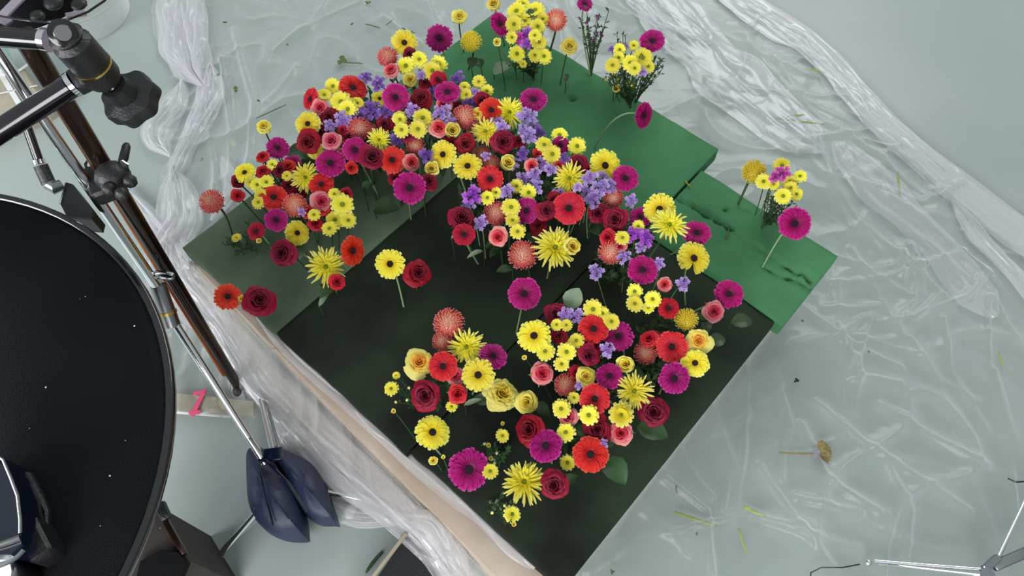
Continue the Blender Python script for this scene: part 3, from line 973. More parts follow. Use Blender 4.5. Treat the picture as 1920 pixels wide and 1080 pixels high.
for a in recs:
    same = sorted([o for o in recs if o['kd'] == a['kd'] and o['z'] == a['z']], key=lambda o: o['x'])
    k = same.index(a); n = len(same); zn = ZONES[a['z']][0]; ds = KIND[a['kd']][1]
    pre = 'in the ' if ('clump' in zn or 'bunch' in zn or 'group' in zn or 'posy' in zn or 'pair' in zn) else 'on the '
    if n == 1: s = ('the only ' if 'bare' not in zn else '')+ds+' '+pre+zn
    else:
        rk = 'leftmost' if k == 0 else 'rightmost' if k == n-1 else ORD[k]+' from left'
        s = (rk+' '+ds+' '+pre+zn) if k in (0, n-1) else (ds+', '+rk+' '+pre+zn)
    nr = near(a)
    if len((s+nr).replace(',', '').split()) <= 16: s += nr
    a['label'] = s

def bez(p0, p1, p2, n=8):
    return [p0*(1-t)**2+p1*2*t*(1-t)+p2*t*t for t in [i/n for i in range(n+1)]]
CLC = {}
for zi in range(len(ZONES)):
    q = [a for a in recs if a['z'] == zi]
    if q: CLC[zi] = sum((P(a['x'], a['y'], ZF+a['h']) for a in q), Vector())/len(q)
def clamp_foam(p):
    u, v = UV(p); vm = 1.365 if u < -.47 else 1.272
    u = min(max(u, -1.295), -.085); v = min(max(v, .235), vm); return W(u, v, ZF)
CAM = Vector((0, 0, ZC))
for a in recs:
    kd, d, i = a['kd'], a['d'], a['i']; r = random.Random(i*7+1)
    hp = P(a['x'], a['y'], ZF+a['h']); R_ = pxr(d/2, hp)*{'D': 1.12, 'L': 1.15, 'G': 1.05, 'R': 1.07, 'P': 1.08}.get(kd[0], 1.02)
    toc = (CAM-hp).normalized(); up = Vector((0, 0, 1))
    cc = CLC[a['z']]; out = (hp-cc); out.z = 0; out = out*(.9 if out.length < .2 else .18/out.length)
    jit = Vector((r.uniform(-1, 1), r.uniform(-1, 1), 0))*.25
    n = (toc*.62+up*.38+jit+out*1.3).normalized()
    t = a['opt'].get('tilt')
    if t: n = (n+{'E': Vector((.75, -.1, -.1)), 'W': Vector((-.75, 0, 0)), 'N': Vector((.1, -.6, .55))}[t]).normalized()
    # turn n for the oblique ones so that the face narrows
    if 'base' in a['opt']: bp_ = clamp_foam(P(*a['opt']['base'], ZF))
    else:
        lean = Vector((cc.x-hp.x, cc.y-hp.y, 0))*r.uniform(.15, .4)
        bp_ = clamp_foam(Vector((hp.x, hp.y, 0))+lean+Vector((r.uniform(-.012, .012), r.uniform(-.012, .012), 0)))
    nm, desc, short = KIND[kd]
    root = thing(nm, a['label'], 'flower', loc=bp_, group=short+' stems in the foam')
    hl = hp-bp_
    k0 = kd[0]
    q = n.to_track_quat('Z', 'Y') @ Quaternion((0, 0, 1), r.uniform(0, 6.28) if not a['opt'].get('notch') else 2.55)
    off = {'G': .18, 'R': .28, 'S': .12, 'D': .1, 'P': .35, 'L': .35, 'C': .15, 'B': .3}[k0]
    neck = hl-n*R_*off
    small = d < 20
    L = hl.length
    sb = B(); ctrl = neck-n*L*.42; ctrl.z = max(ctrl.z, .02)
    if i and a['x'] == 1205: ctrl = Vector((hl.x*.35, hl.y*.9, hl.z*1.5))
    rs = {'G': .0023, 'S': .0024, 'P': .003, 'R': .0021}.get(k0, .0013)
    sb.tube([Vector((0, 0, -.02))]+bez(Vector((0, 0, 0)), ctrl, neck), rs, 6)
    st = link('stem', sb.me('stem', 'stem' if k0 in 'GSL' else 'stem_dark'), root)
    def head(pname, me, sc=R_, rot=q, at=hl):
        o = link(pname, me, root, at); o.rotation_mode = 'QUATERNION'; o.rotation_quaternion = rot; o.scale = (sc, sc, sc); return o
    v = i % 3
    if k0 == 'G':
        if a['opt'].get('notch'): v = 3
        key = {'GY': 'gY', 'GR': 'gR', 'GM': 'gM', 'GD': 'gD'}[kd]
        head('petals', get('gerb_%s%d' % (kd, v), lambda: g_gerbera(v), key))
        head('flower_eye', get('eye_'+('p' if kd == 'GM' else 'b'), eye, 'eye_purple' if kd == 'GM' else 'eye'))
        head('calyx', get('calyx', calyx, 'calyx'))
    elif kd in ('RD', 'RR', 'RP', 'RY', 'RO', 'BY', 'BD') or kd == 'BU':
        key = {'RD': 'rD', 'RR': 'rR', 'RP': 'rP', 'RY': 'rY', 'RO': 'rO', 'BY': 'rY', 'BD': 'rY', 'BU': 'rY'}[kd]
        lay = LAY_OPEN if kd == 'RO' else LAY_BALL if kd in ('BY',) else LAY_BUD if kd in ('BD', 'BU') else None
        head('petals', get('rose_%s%d' % (kd, v), lambda: g_rose(v, lay, 1.2 if kd in ('RD', 'RO') else .9), key))
        if kd != 'BU': head('sepals', get('sepals', g_sepals, 'calyx'), R_*(1.05 if kd in ('RP', 'RR') else .9))
        else: head('calyx', get('calyx', calyx, 'calyx'), R_*1.6)
        if d > 32 and r.random() < .8:
            for kk in range(r.choice((1, 2, 2))):
                tt = r.uniform(.35, .75); pos = bez(Vector((0, 0, 0)), ctrl, neck, 8)[int(tt*8)]
                lo = link('leaf', get('leaf%d' % (kk % 2), lambda: g_leaf(kk), 'leaf'), root, pos)
                lo.rotation_euler = (r.uniform(-.4, .4), r.uniform(-.5, .1), r.uniform(0, 6.28)); s = r.uniform(.035, .055); lo.scale = (s, s, s)
    elif k0 == 'S':
        head('petals', get('spider%d' % v, lambda: g_spider(v), 'sY'), R_*1.05)
        head('flower_eye', get('eye_s', lambda: eye(.1, .12, .2), 'eye_green'))
        head('calyx', get('calyx', calyx, 'calyx'))
    elif k0 in 'DC':
        head('petals', get('daisy%s%d' % (k0, v), lambda: g_daisy(v, 1 if k0 == 'C' else 0), 'dY'))
        if not small: head('flower_eye', get('eye_d', lambda: eye(.26, .12, .1), 'eye_green'))
        head('calyx', get('calyx', calyx, 'calyx'))
    elif k0 == 'P':
        head('flower_head', get('protea_%s%d' % (kd, v), lambda: g_protea(v), 'pP' if kd == 'PP' else 'pY'), R_*1.02)
        lb = B()
        for kk in range(7): strip(lb, kk*.9, .1, 1.0, .16, lambda t: -.5+.25*t, .2, 3, .2)
        head('bracts', get('bracts', lambda: lb, 'calyx'), R_*.8)
    elif k0 == 'L':
        head('florets', get('stat_%s%d' % (kd, v), lambda: g_statice(v), {'LP': 'lP', 'LV': 'lV', 'LD': 'lD', 'LM': 'lM'}[kd]), R_*1.15)
        head('floret_stalks', get('stst%d' % v, lambda: g_statice_stems(v), 'stem_dark'), R_*1.15)

# ------------------------------------------------------------------ foliage sprays and leaves between the flowers
def spray(x, y, h, wd, nb, label, base=None, seed=0, m='leaf', tip=None, lsz=.011, h0=.25):
    r = random.Random(seed); c = P(x, y, ZF+h); bpt = clamp_foam(P(*base, ZF) if base else Vector((c.x, c.y, 0)))
    root = thing('foliage_spray', label, 'foliage', loc=bpt, group='green foliage sprays'); sb = B(); lb = B(); tb = B()
    H = c-bpt; Rw_ = pxr(wd/2, c)
    for i in range(nb):
        a = i*2.4+r.random(); rr = Rw_*math.sqrt((i+.5)/nb)
        top = H+Vector((rr*math.cos(a), rr*math.sin(a), r.uniform(-.03, .02)))
        mid = H*.45+Vector((rr*math.cos(a), rr*math.sin(a), 0))*.25
        pts = bez(Vector((0, 0, -.01 if i == 0 else .004)), mid, top, 7); sb.tube(pts, [.0016]*4+[.001]*4, 4, False)
        for p, t in zip(pts[2:], range(6)):
            if t/6 < h0: continue
            for s in range(3):
                aa = r.uniform(0, 6.28); dr = Vector((math.cos(aa), math.sin(aa), r.uniform(.2, .9))).normalized(); sd = dr.cross(Vector((0, 0, 1))).normalized()
                l = lsz*r.uniform(.7, 1.4); k = len(lb.V)
                lb.V += [p, p+dr*l*.5+sd*l*.2, p+dr*l, p+dr*l*.5-sd*l*.2]; lb.F.append((k, k+1, k+2, k+3))
        if tip and i % 2 == 0: tb.ball(top, .004, 5, 2)
    link('stem', sb.me('stem', 'stem_dark'), root)
    o = link('leaves', lb.me('leaves', m), root); o['kind'] = 'stuff'
    if tip and tb.V: link('buds', tb.me('buds', tip), root)['kind'] = 'stuff'
    return root
spray(1115, 42, .15, 66, 16, 'tall green sprig with purple tips behind the back row', base=(1108, 145), seed=1, tip='lM', lsz=.012, h0=.3)
spray(1172, 140, .09, 84, 26, 'dense green foliage under the back right posy', base=(1182, 205), seed=2, tip='dY', lsz=.014, h0=.1)
spray(1232, 118, .12, 40, 10, 'thin green sprig leaning right of the back right posy', base=(1195, 190), seed=3, lsz=.012, h0=.1)
spray(1163, 72, .13, 26, 5, 'thin upright green sprig above the back right posy', base=(1180, 180), seed=4)
spray(990, 100, .07, 80, 18, 'green foliage under the back row of yellow daisies', base=(1000, 150), seed=5, tip='dY', lsz=.013, h0=.1)
spray(1466, 385, .07, 60, 16, 'green foliage under the far right posy', base=(1426, 430), seed=6, lsz=.012, h0=.1)
spray(455, 455, .03, 70, 10, 'low green sprigs at the left corner of the foam', seed=7, lsz=.012)
spray(760, 735, .05, 70, 8, 'thin bare sprigs left of the crimson rose in front', base=(785, 765), seed=8, tip='bud', lsz=.006)
spray(925, 850, .04, 60, 9, 'green sprig with buds right of the largest magenta gerbera', base=(935, 880), seed=9, tip='bud', lsz=.012)
spray(940, 950, .03, 56, 8, 'green sprig below the lowest spider chrysanthemum', base=(930, 960), seed=10, tip='bud', lsz=.011)
SP = [(690, 200, .12, 'upper left of the big mound'), (760, 190, .13, 'top of the big mound'), (640, 260, .11, 'left side of the big mound'), (820, 270, .13, 'heart of the big mound'),
      (940, 250, .12, 'right part of the big mound'), (1010, 300, .13, 'right shoulder of the big mound'), (900, 380, .11, 'centre bunch'), (1090, 350, .12, 'ridge above the centre'),
      (1160, 500, .08, 'right flank'), (540, 350, .09, 'left clump'), (600, 400, .08, 'lower part of the left clump'), (1180, 430, .10, 'right ridge'), (1060, 640, .09, 'upper front bunch'),
      (1130, 720, .09, 'mid front bunch'), (1080, 830, .07, 'low front bunch'), (850, 700, .09, 'front left bunch'), (1240, 620, .07, 'front right bunch'), (1020, 350, .12, 'middle ridge'),
      (700, 270, .12, 'lower left of the big mound'), (1240, 690, .07, 'lowest part of the front right bunch')]
for k, (x, y, h, nm) in enumerate(SP):
    spray(x, y, h, 90, 20, 'dark green filler foliage beneath the flowers, '+nm, seed=40+k, lsz=.018, h0=.2)
def lone_leaf(x, y, h, ln, az, label, m='leaf', pitch=0, wd=.3):
    p = P(x, y, ZF+h); s = pxr(ln, p)
    key = 'lone_%s%.2f' % (m, wd)
    o = link('leaf', get(key, lambda: g_leaf(3, 1, wd), m), loc=p); o.scale = (s, s, s); o.rotation_euler = (0, pitch, math.radians(az)); tag(o, label, 'leaf', 'leaves')
    return o
def leaf_on_stem(x, y, h, ln, az, label, m='leaf', pitch=0, wd=.3):
    p = P(x, y, ZF+h); bpt = clamp_foam(p); root = thing('leaf_sprig', label, 'leaf', loc=bpt, group='single leaves standing in the foam')
    s = pxr(ln, p); sb = B(); sb.tube(bez(Vector((0, 0, -.01)), (p-bpt)*.5+Vector((.005, 0, 0)), p-bpt), .0014, 5); link('stem', sb.me('stem', 'stem_dark'), root)
    o = link('leaf', get('lone_%s%.2f' % (m, wd), lambda: g_leaf(3, 1, wd), m), root, p-bpt); o.scale = (s, s, s); o.rotation_euler = (0, pitch, math.radians(az))
leaf_on_stem(1066, 580, .12, 46, 62, 'pale rose leaf standing above the lilac statice in front', 'leaf_pale', -.3, .4)
leaf_on_stem(1135, 860, .07, 60, -55, 'broad dark leaf below the lowest orange-red gerbera', wd=.38)
leaf_on_stem(1195, 800, .06, 60, -20, 'dark leaf right of the pink rose in front', wd=.35)
leaf_on_stem(1370, 605, .05, 42, 0, 'dull leaf at the right edge of the dark foam', wd=.35)
leaf_on_stem(540, 280, .11, 46, -30, 'greyish leaf left of the yellow rose in the left clump', wd=.4)
leaf_on_stem(700, 395, .04, 50, 5, 'broad dark leaf on the wet foam right of the left clump', wd=.4)
leaf_on_stem(678, 352, .10, 24, 30, 'small pink-edged leaf above the gap in the mound')
leaf_on_stem(598, 575, .05, 34, 60, 'pale narrow leaf tip below the lower spider chrysanthemum', 'leaf_pale', 0, .16)
leaf_on_stem(846, 447, .11, 22, 40, 'pale narrow leaf left of the crimson gerbera', 'leaf_pale', 0, .16)
leaf_on_stem(925, 140, .02, 44, 35, 'pale rose leaf lying behind the mound on green foam', 'leaf_pale', 0, .3)
leaf_on_stem(985, 32, .14, 24, 10, 'dark leaf between yellow daisies in the back row', wd=.5)
leaf_on_stem(884, 128, .08, 30, 80, 'brown-green leaf under the yellow protea at the back', wd=.35)
leaf_on_stem(902, 128, .06, 26, 110, 'second dark leaf under the yellow protea at the back', wd=.35)
leaf_on_stem(870, 760, .06, 36, 20, 'pale narrow leaf below the red spray rose in front', 'leaf_pale', 0, .14)
leaf_on_stem(1060, 155, .04, 24, 80, 'thin leaf on the stem behind the back row', wd=.2)
leaf_on_stem(1330, 645, .06, 34, 20, 'dark leaf right of the open yellow rose', wd=.4)
leaf_on_stem(960, 505, .08, 30, 190, 'small leaf above the lone magenta gerbera', wd=.3)
leaf_on_stem(905, 470, .07, 34, 210, 'slim leaf left of the centre protea', 'leaf_pale', 0, .15)
# pale clippings lying on the foam and dark crumbs
def twig(x0, y0, x1, y1, z, r_, m, label, name='stem_clipping', cat='clipping', group='green clippings scattered on the plastic', sag=.004):
    a, c = P(x0, y0, z), P(x1, y1, z); root_ = (a+c)/2; b = B()
    n_ = (c-a).cross(Vector((0, 0, 1))).normalized()*sag
    pts = bez(a, (a+c)/2+n_+Vector((0, 0, sag)), c, 5); b.tube(pts, [r_*.7, r_, r_, r_, r_*.9, r_*.6], 6)
    b.V = [v-root_ for v in b.V]; o = link(name, b.me(name, m), loc=root_); tag(o, label, cat, group); return o
zs = .017
for t in [(480, 222, 537, 196, 'clip', 'thin green stem clipping above the lone yellow rose'), (1455, 222, 1545, 233, 'clip_y', 'long olive stem clipping on plastic at upper right'),
          (1475, 217, 1508, 215, 'clip_y', 'short olive clipping above the long one at upper right'), (1512, 128, 1560, 138, 'clip_y', 'thin clipping near the rolled plastic edge'),
          (1684, 320, 1688, 372, 'clip_y', 'faint clipping under plastic at far right'), (1265, 960, 1345, 986, 'clip_y', 'thick olive stem clipping below the foam bed'),
          (1395, 950, 1435, 968, 'clip_y', 'short olive clipping right of the thick one'), (1385, 990, 1402, 1040, 'clip_y', 'steep olive clipping at the bottom'),
          (1268, 910, 1270, 925, 'clip', 'tiny dark clipping by the right foam edge'), (685, 45, 712, 52, 'clip', 'slim dark clipping at top left of the mound'),
          (724, 47, 738, 36, 'clip', 'tiny slanting clipping near the top'), (752, 52, 778, 62, 'clip', 'bent clipping above the top yellow gerbera'),
          (645, 117, 680, 119, 'clip', 'stalk of the leafy clipping left of the mound'), (1290, 44, 1302, 56, 'clip', 'small dark clipping on plastic near the top'),
          (1872, 660, 1882, 690, 'clip_y', 'faint yellow clipping at the right edge'), (430, 280, 436, 262, 'clip_y', 'tiny clipping among the left plastic folds'),
          (1360, 448, 1366, 428, 'clip', 'small green twig stuck in dry foam'), (1284, 338, 1296, 352, 'clip_y', 'pale twig across the joint of the dry foam')]:
    zz = zs if not (1270 < t[0] < 1370 and 330 < t[1] < 460) else ZF+.002
    twig(*t[:4], zz, .0035 if 'thick' in t[5] else .002, t[4], t[5])
def scrap(x, y, s, label, m='clip'):
    p = P(x, y, zs+.002); r = random.Random(int(x*y)); b = B()
    for k in range(3):
        a = r.uniform(0, 6.28); l = pxr(s, p)*r.uniform(.4, .75); lf = g_leaf(k+4, l, l*.4); ca, sa = math.cos(a), math.sin(a)
        b.add([(v.x*ca-v.y*sa, v.x*sa+v.y*ca, v.z*.5+.001*k) for v in lf.V], lf.F)
    o = link('leaf_scrap', b.me('leaf_scrap', m), loc=p); tag(o, label, 'clipping', 'green clippings scattered on the plastic')
for t in [(640, 113, 20, 'curled green leaf clipping left of the mound top'), (660, 44, 9, 'small dark leaf scrap at the top'), (422, 41, 12, 'round green leaf scrap in the top left folds'),
          (411, 141, 8, 'dark scrap on the left plastic folds'), (444, 168, 13, 'olive leaf scrap on the left plastic'), (405, 160, 7, 'tiny scrap beside the left folds'),
          (484, 190, 7, 'tiny scrap above the stem clipping'), (540, 84, 6, 'faint scrap on the upper left plastic'), (690, 6, 12, 'green scraps at the top edge'),
          (1492, 714, 10, 'small dark scrap on the right plastic'), (1628, 660, 5, 'tiny dark speck on the right plastic'), (1305, 1002, 7, 'olive scrap near the bottom'),
          (378, 300, 7, 'tiny scrap by the left plastic folds'), (1148, 1072, 10, 'dark green scrap at the bottom right of the foam tip'), (1505, 600, 8, 'olive scrap at the right foam corner')]:
    scrap(*t, **({'m': 'rubber'} if 'dark s' in t[3] and t[0] > 1000 else {}))
# wilted flower lying on the plastic at right
c0 = P(1535, 848, .016); root = thing('wilted_flower', 'wilted brown flower lying on the plastic at right', 'flower', loc=c0)
b = B(); b.tube(bez(P(1460, 848, .016), P(1490, 852, .02), P(1528, 850, .018)), .0022, 6); part(b, 'stem', 'wilt', root)
b = B()
for k in range(9):
    lf = g_leaf(k, .036, .009); a = -.9+k*.24
    b.add([(v.x*math.cos(a)-v.y*math.sin(a)-.004, v.x*math.sin(a)+v.y*math.cos(a), v.z+.002+.0012*(k % 3)) for v in lf.V], lf.F)
link('petals', b.me('petals', 'wilt'), root)
b = B()
for k in range(3):
    lf = g_leaf(k, .03, .007); a = math.pi+.3*(k-1)
    b.add([(v.x*math.cos(a)-v.y*math.sin(a)+.012, v.x*math.sin(a)+v.y*math.cos(a)-.004, v.z+.002) for v in lf.V], lf.F)
link('sepals', b.me('sepals', 'wilt_p'), root)

# ------------------------------------------------------------------ round black table at left
zt = .72; Hc = ZC-zt
cx, cy, rad = -0.95673*Hc, 0.27854*Hc, .48201*Hc
tb = thing('round_table', 'large round black tabletop with a rolled rim at the left edge', 'table', loc=(cx, cy, 0))
def lathe(prof, n=96, c=(0, 0)):
    b = B(); k = 0
    for r_, z in prof:
        for j in range(n): t = 2*math.pi*j/n; b.V.append(Vector((c[0]+r_*math.cos(t), c[1]+r_*math.sin(t), z)))
    for i in range(len(prof)-1):
        for j in range(n): b.F.append((i*n+j, i*n+(j+1) % n, (i+1)*n+(j+1) % n, (i+1)*n+j))
    return b
b = lathe([(.001, zt-.002), (rad*.5, zt-.002), (rad-.014, zt-.003), (rad-.013, zt-.016), (.001, zt-.016)]); link('tabletop', b.me('tabletop', 'black_cloth'), tb)
b = lathe([(rad-.014, zt-.004), (rad-.012, zt), (rad-.009, zt+.001), (rad-.006, zt-.001), (rad-.004, zt-.0005), (rad-.001, zt-.002), (rad, zt-.005), (rad, zt-.014), (rad-.003, zt-.017), (rad-.014, zt-.017)])
link('rim', b.me('rim', 'black_gloss'), tb)
b = lathe([(.03, .02), (.03, zt-.03)], 24); link('pedestal', b.me('pedestal', 'black'), tb)
b = lathe([(.001, .03), (.05, .03), (.2, .02), (.21, .012), (.21, .0), (.001, .0)], 48); link('base', b.me('base', 'black'), tb)
b = B()
for x, y, s in [(252, 611, 3), (86, 726, 3), (206, 892, 3), (55, 803, 1.5), (188, 986, 1.5), (160, 556, 1.5), (235, 826, 1.5), (150, 560, 1), (300, 990, 1.2)]:
    p = P(x, y, zt)-Vector((cx, cy, 0)); b.ball(p, .0005*s, 6, 2, .5)
o = link('lint_specks', b.me('lint_specks', 'white'), tb); o['kind'] = 'stuff'
# things resting on the table at the lower left
root = thing('equipment_case', 'dark navy case with curved pale trim on the round table', 'case', loc=P(-30, 980, zt))
b = B(); cpt = P(-60, 960, zt+.05)
prof = [P(x, y, zt+.09) for x, y in [(-80, 850), (-10, 852), (10, 880), (28, 925), (38, 970), (40, 1020), (20, 1040), (-80, 1040)]]
cen = sum(prof, Vector())/len(prof); n_ = len(prof)
b.add([p for p in prof]+[cen+(p-cen)*1.03-Vector((0, 0, .012)) for p in prof]+[Vector((p.x, p.y, zt+.002)) for p in prof],
      [tuple(range(n_))[::-1]]+[(i*n_+j, i*n_+(j+1) % n_, (i+1)*n_+(j+1) % n_, (i+1)*n_+j) for i in range(2) for j in range(n_)])
part(b, 'shell', 'navy', root)
b = B(); b.tube([P(x, y, zt+.094) for x, y in [(-20, 846), (6, 862), (20, 895), (33, 930), (38, 975), (38, 1000)]], .0022, 8); part(b, 'trim', 'chrome_d', root)
b = B(); b.tube(bez(P(-10, 1025, zt+.094), P(20, 1015, zt+.096), P(38, 1008, zt+.094)), .0045, 8); b.tube(bez(P(-10, 1062, zt+.08), P(25, 1055, zt+.08), P(44, 1030, zt+.08)), .004, 8)
part(b, 'handle', 'chrome_d', root)
root = thing('strap_bundle', 'black strap looped beside the navy case on the round table', 'strap', loc=P(70, 980, zt))
b = B(); b.tube([P(x, y, zt+.02) for x, y in [(36, 890), (55, 892), (72, 925), (88, 960), (90, 985), (62, 984), (60, 1030), (90, 1045)]], .006, 8); part(b, 'strap', 'black', root)
b = B(); b.box(P(62, 985, zt+.03), P(95, 1050, zt+.03), .03, .05); part(b, 'buckle', 'black', root)
root = thing('metal_tin', 'brushed metal lid at the lower left corner', 'tin', loc=P(28, 1100, zt))
cl = P(28, 1100, zt); c2 = P(28, 1095, zt+.06); rr = pxr(52, c2)
b = lathe([(.001, .06), (rr*.8, .062), (rr*.9, .066), (rr, .06), (rr, 0), (.001, 0)], 40); link('lid', b.me('lid', 'chrome_d'), root)

# ------------------------------------------------------------------ case corner under the table
root = thing('flight_case', 'dark case with wooden edge half hidden under the round table', 'case', loc=P(290, 1040, 0))
zc_ = .30; q = [P(x, y, zc_) for x, y in [(296, 948), (358, 1053), (250, 1190), (180, 1050)]]
def slab(q, z0, z1, ins=.004):
    b = B(); n_ = len(q); c = sum(q, Vector())/n_
    lay = [[Vector((c.x+(p.x-c.x)*(1-ins/.1), c.y+(p.y-c.y)*(1-ins/.1), z1)) for p in q], [Vector((p.x, p.y, z1-ins)) for p in q], [Vector((p.x, p.y, z0)) for p in q]]
    b.add(sum(lay, []), [tuple(range(n_))]+[(i*n_+(j+1) % n_, i*n_+j, (i+1)*n_+j, (i+1)*n_+(j+1) % n_) for i in range(2) for j in range(n_)]+[tuple(range(2*n_, 3*n_))[::-1]])
    return b
part(slab(q, .0, zc_), 'body', 'case', root, False)
b = B(); b.box(P(300, 958, zc_+.004), P(346, 1040, zc_+.004), .012, .01); part(b, 'wooden_edge', 'copper', root)
q2 = [P(x, y, zc_+.012) for x, y in [(262, 1052), (300, 1030), (335, 1035), (352, 1055), (320, 1130), (240, 1150)]]
part(slab(q2, zc_-.002, zc_+.014), 'lid_panel', 'black_cloth', root, False)
b = B(); b.box(P(300, 944, zc_+.01), P(313, 974, zc_+.01), .02, .012); part(b, 'latch', 'black', root)

# ------------------------------------------------------------------ black box with pale edge, bottom
root = thing('black_box', 'low black box with a pale front edge standing by the bottom edge', 'box', loc=P(760, 1060, 0))
q = [P(x, y, .10) for x, y in [(762, 1002), (800, 1018), (818, 1058), (812, 1150), (640, 1170), (708, 1080)]]
part(slab(q, .0, .10), 'body', 'black', root, False)
b = B(); b.box(P(762, 1000, .104), P(640, 1160, .104), .008, .008); part(b, 'pale_edge', 'tan', root)
twig(718, 1034, 686, 1074, .006, .004, 'stem_dark', 'dark green strip on the floor beside the black box', 'green_strip', 'strip', None)
bpy.data.objects['green_strip'].scale = (1, 1, .4)

# ------------------------------------------------------------------ chrome light stand with sandbag
hub = P(497, 868, .22)
root = thing('light_stand', 'chrome light stand with spread legs weighted by a blue sandbag', 'stand', loc=Vector((hub.x, hub.y, 0)))
p_low = P(497, 868, .16); p_mid = P(316, 588, .42); p_mid2 = P(300, 545, .46); p_top = P(-30, 60, .98)
b = B(); b.tube([p_low, p_mid], .0085, 16); part(b, 'lower_tube', 'chrome', root)
b = B(); b.tube([p_mid2, p_top], .0105, 16); part(b, 'upper_tube', 'chrome', root)
d_ = (p_mid2-p_mid).normalized()
b = B(); b.tube([p_mid-d_*.03, p_mid-d_*.028, p_mid2+d_*.012, p_mid2+d_*.014], [.012, .016, .016, .013], 16); part(b, 'collar', 'chrome_d', root)
b = B(); b.tube([p_mid, p_mid+d_*.006], .018, 16); part(b, 'ring', 'gold', root)
kp = P(308, 520, .50); b = B(); b.tube([P(290, 512, .49), P(296, 515, .49), P(322, 518, .50), P(326, 518, .50)], [.006, .0095, .0085, .006], 12); b.tube([p_mid2, P(300, 518, .49)], .004, 8); part(b, 'lock_knob', 'chrome', root)
def leg(pts, r_, brace=None):
    b = B(); b.tube(pts, r_, 12); o = part(b, 'leg', 'chrome', root)
    b = B(); e = pts[-1]; d = (pts[-1]-pts[-2]).normalized(); b.tube([e-d*.02, e-d*.015, e+d*.006], [r_*1.1, r_*1.5, r_*1.2], 10); b.V = [v-root.location for v in b.V]
    link('foot', b.me('foot', 'chrome_d'), o)
    if brace:
        b = B(); b.tube(brace, r_*.55, 8); part(b, 'brace', 'chrome_d', root)
leg([P(492, 948, .12), P(425, 1025, .05), P(385, 1082, .014)], .0075, [P(512, 950, .10), P(440, 1010, .055)])
leg([P(575, 915, .05), P(700, 940, .045), P(782, 972, .022)], .0065, [P(600, 918, .045), P(690, 930, .05), P(745, 952, .035)])
leg([P(512, 850, .15), P(492, 760, .08), P(476, 702, .03)], .0065, [P(524, 842, .11), P(502, 765, .07), P(486, 712, .04)])
b = B(); b.tube([P(468, 822, .24), P(490, 850, .2)], .003, 8); b.tube([P(494, 945, .12), P(478, 952, .12)], .012, 10); part(b, 'hub_joint', 'chrome_d', root)
# sandbag: two lobes hanging on either side of the hub
sb_ = thing('sandbag', 'navy blue two-lobed sandbag draped over the light stand base', 'sandbag', loc=P(545, 930, .03))
def lobe(outline, z0, z1, seedv):
    q = [P(x, y, z0) for x, y in outline]; c = sum(q, Vector())/len(q); b = B(); n_ = len(q)*4
    ring = []
    for i in range(n_):
        f = i/4; a_, c_ = q[int(f) % len(q)], q[(int(f)+1) % len(q)]; p0_, p3_ = q[(int(f)-1) % len(q)], q[(int(f)+2) % len(q)]; t = f-int(f)
        ring.append(.5*((2*a_)+(c_-p0_)*t+(2*p0_-5*a_+4*c_-p3_)*t*t+(3*a_-p0_-3*c_+p3_)*t**3))
    prof = [(1.0, 0), (1.03, .2), (1.0, .5), (.9, .75), (.7, .88), (.35, 1.0)]
    for s, zf_ in prof:
        for i, p in enumerate(ring):
            wr = 1+.012*math.sin(i*1.3+seedv)*(1-s*.5); b.V.append(Vector((c.x+(p.x-c.x)*s*wr, c.y+(p.y-c.y)*s*wr, z0+(z1-z0)*zf_+.002*math.sin(i*.9+s*7+seedv))))
    for i in range(len(prof)-1):
        for j in range(n_): b.F.append((i*n_+j, i*n_+(j+1) % n_, (i+1)*n_+(j+1) % n_, (i+1)*n_+j))
    k = len(b.V); b.V.append(Vector((c.x, c.y, z1))); o5 = (len(prof)-1)*n_
    for j in range(n_): b.F.append((o5+j, o5+(j+1) % n_, k))
    b.F.append(tuple(range(n_))[::-1]); return b
part(lobe([(481, 860), (498, 852), (520, 868), (552, 918), (575, 965), (581, 1008), (579, 1016), (545, 1017), (505, 998), (484, 962), (479, 905)], .03, .15, 1), 'front_lobe', 'blue', sb_)
part(lobe([(514, 848), (548, 856), (588, 876), (612, 908), (628, 955), (637, 984), (632, 988), (598, 984), (574, 962), (545, 905)], .03, .12, 4), 'back_lobe', 'blue', sb_)
b = B(); b.tube([P(496, 862, .18), P(540, 905, .185), P(575, 960, .16)], .004, 6); b.tube([P(486, 870, .15), P(497, 925, .165), P(512, 985, .14)], .0022, 6); part(b, 'seam', 'navy', sb_)
b = B(); b.box(P(486, 856, .17), P(530, 850, .175), .03, .012); part(b, 'strap', 'navy', sb_)

# ------------------------------------------------------------------ dark copper pole beside it
pA, pB = P(445, 722, .05), P(40, 60, .98)
root = thing('boom_pole', 'dark brown pole with an orange streak and black rounded tip beside the chrome tube', 'pole', loc=Vector((pA.x, pA.y, 0)))
b = B(); b.tube([pA, pA.lerp(pB, .5), pB], [.0125, .0155, .0185], 20); part(b, 'tube', 'copper', root)
sd = (pB-pA).cross(Vector((0, 0, 1))).normalized(); offs = -sd*.0125 if (P(445, 722, .05)-sd*.01).x < pA.x else sd*.0125
up_ = Vector((0, 0, 1)); 
b = B(); b.tube([pA.lerp(pB, .05)+offs+up_*.006, pA.lerp(pB, .86)+offs+up_*.006], .0070, 10); part(b, 'orange_strip', 'orange_l', root)  # thin orange-brown strip running along one side of the pole
b = B(); b.ball(P(449, 733, .04), .017, 14, 5); part(b, 'rounded_tip', 'rubber', root)
b = B(); b.tube([P(449, 733, .04), Vector((P(449, 733, .04).x, P(449, 733, .04).y, 0.0))], .008, 8); part(b, 'foot', 'rubber', root)

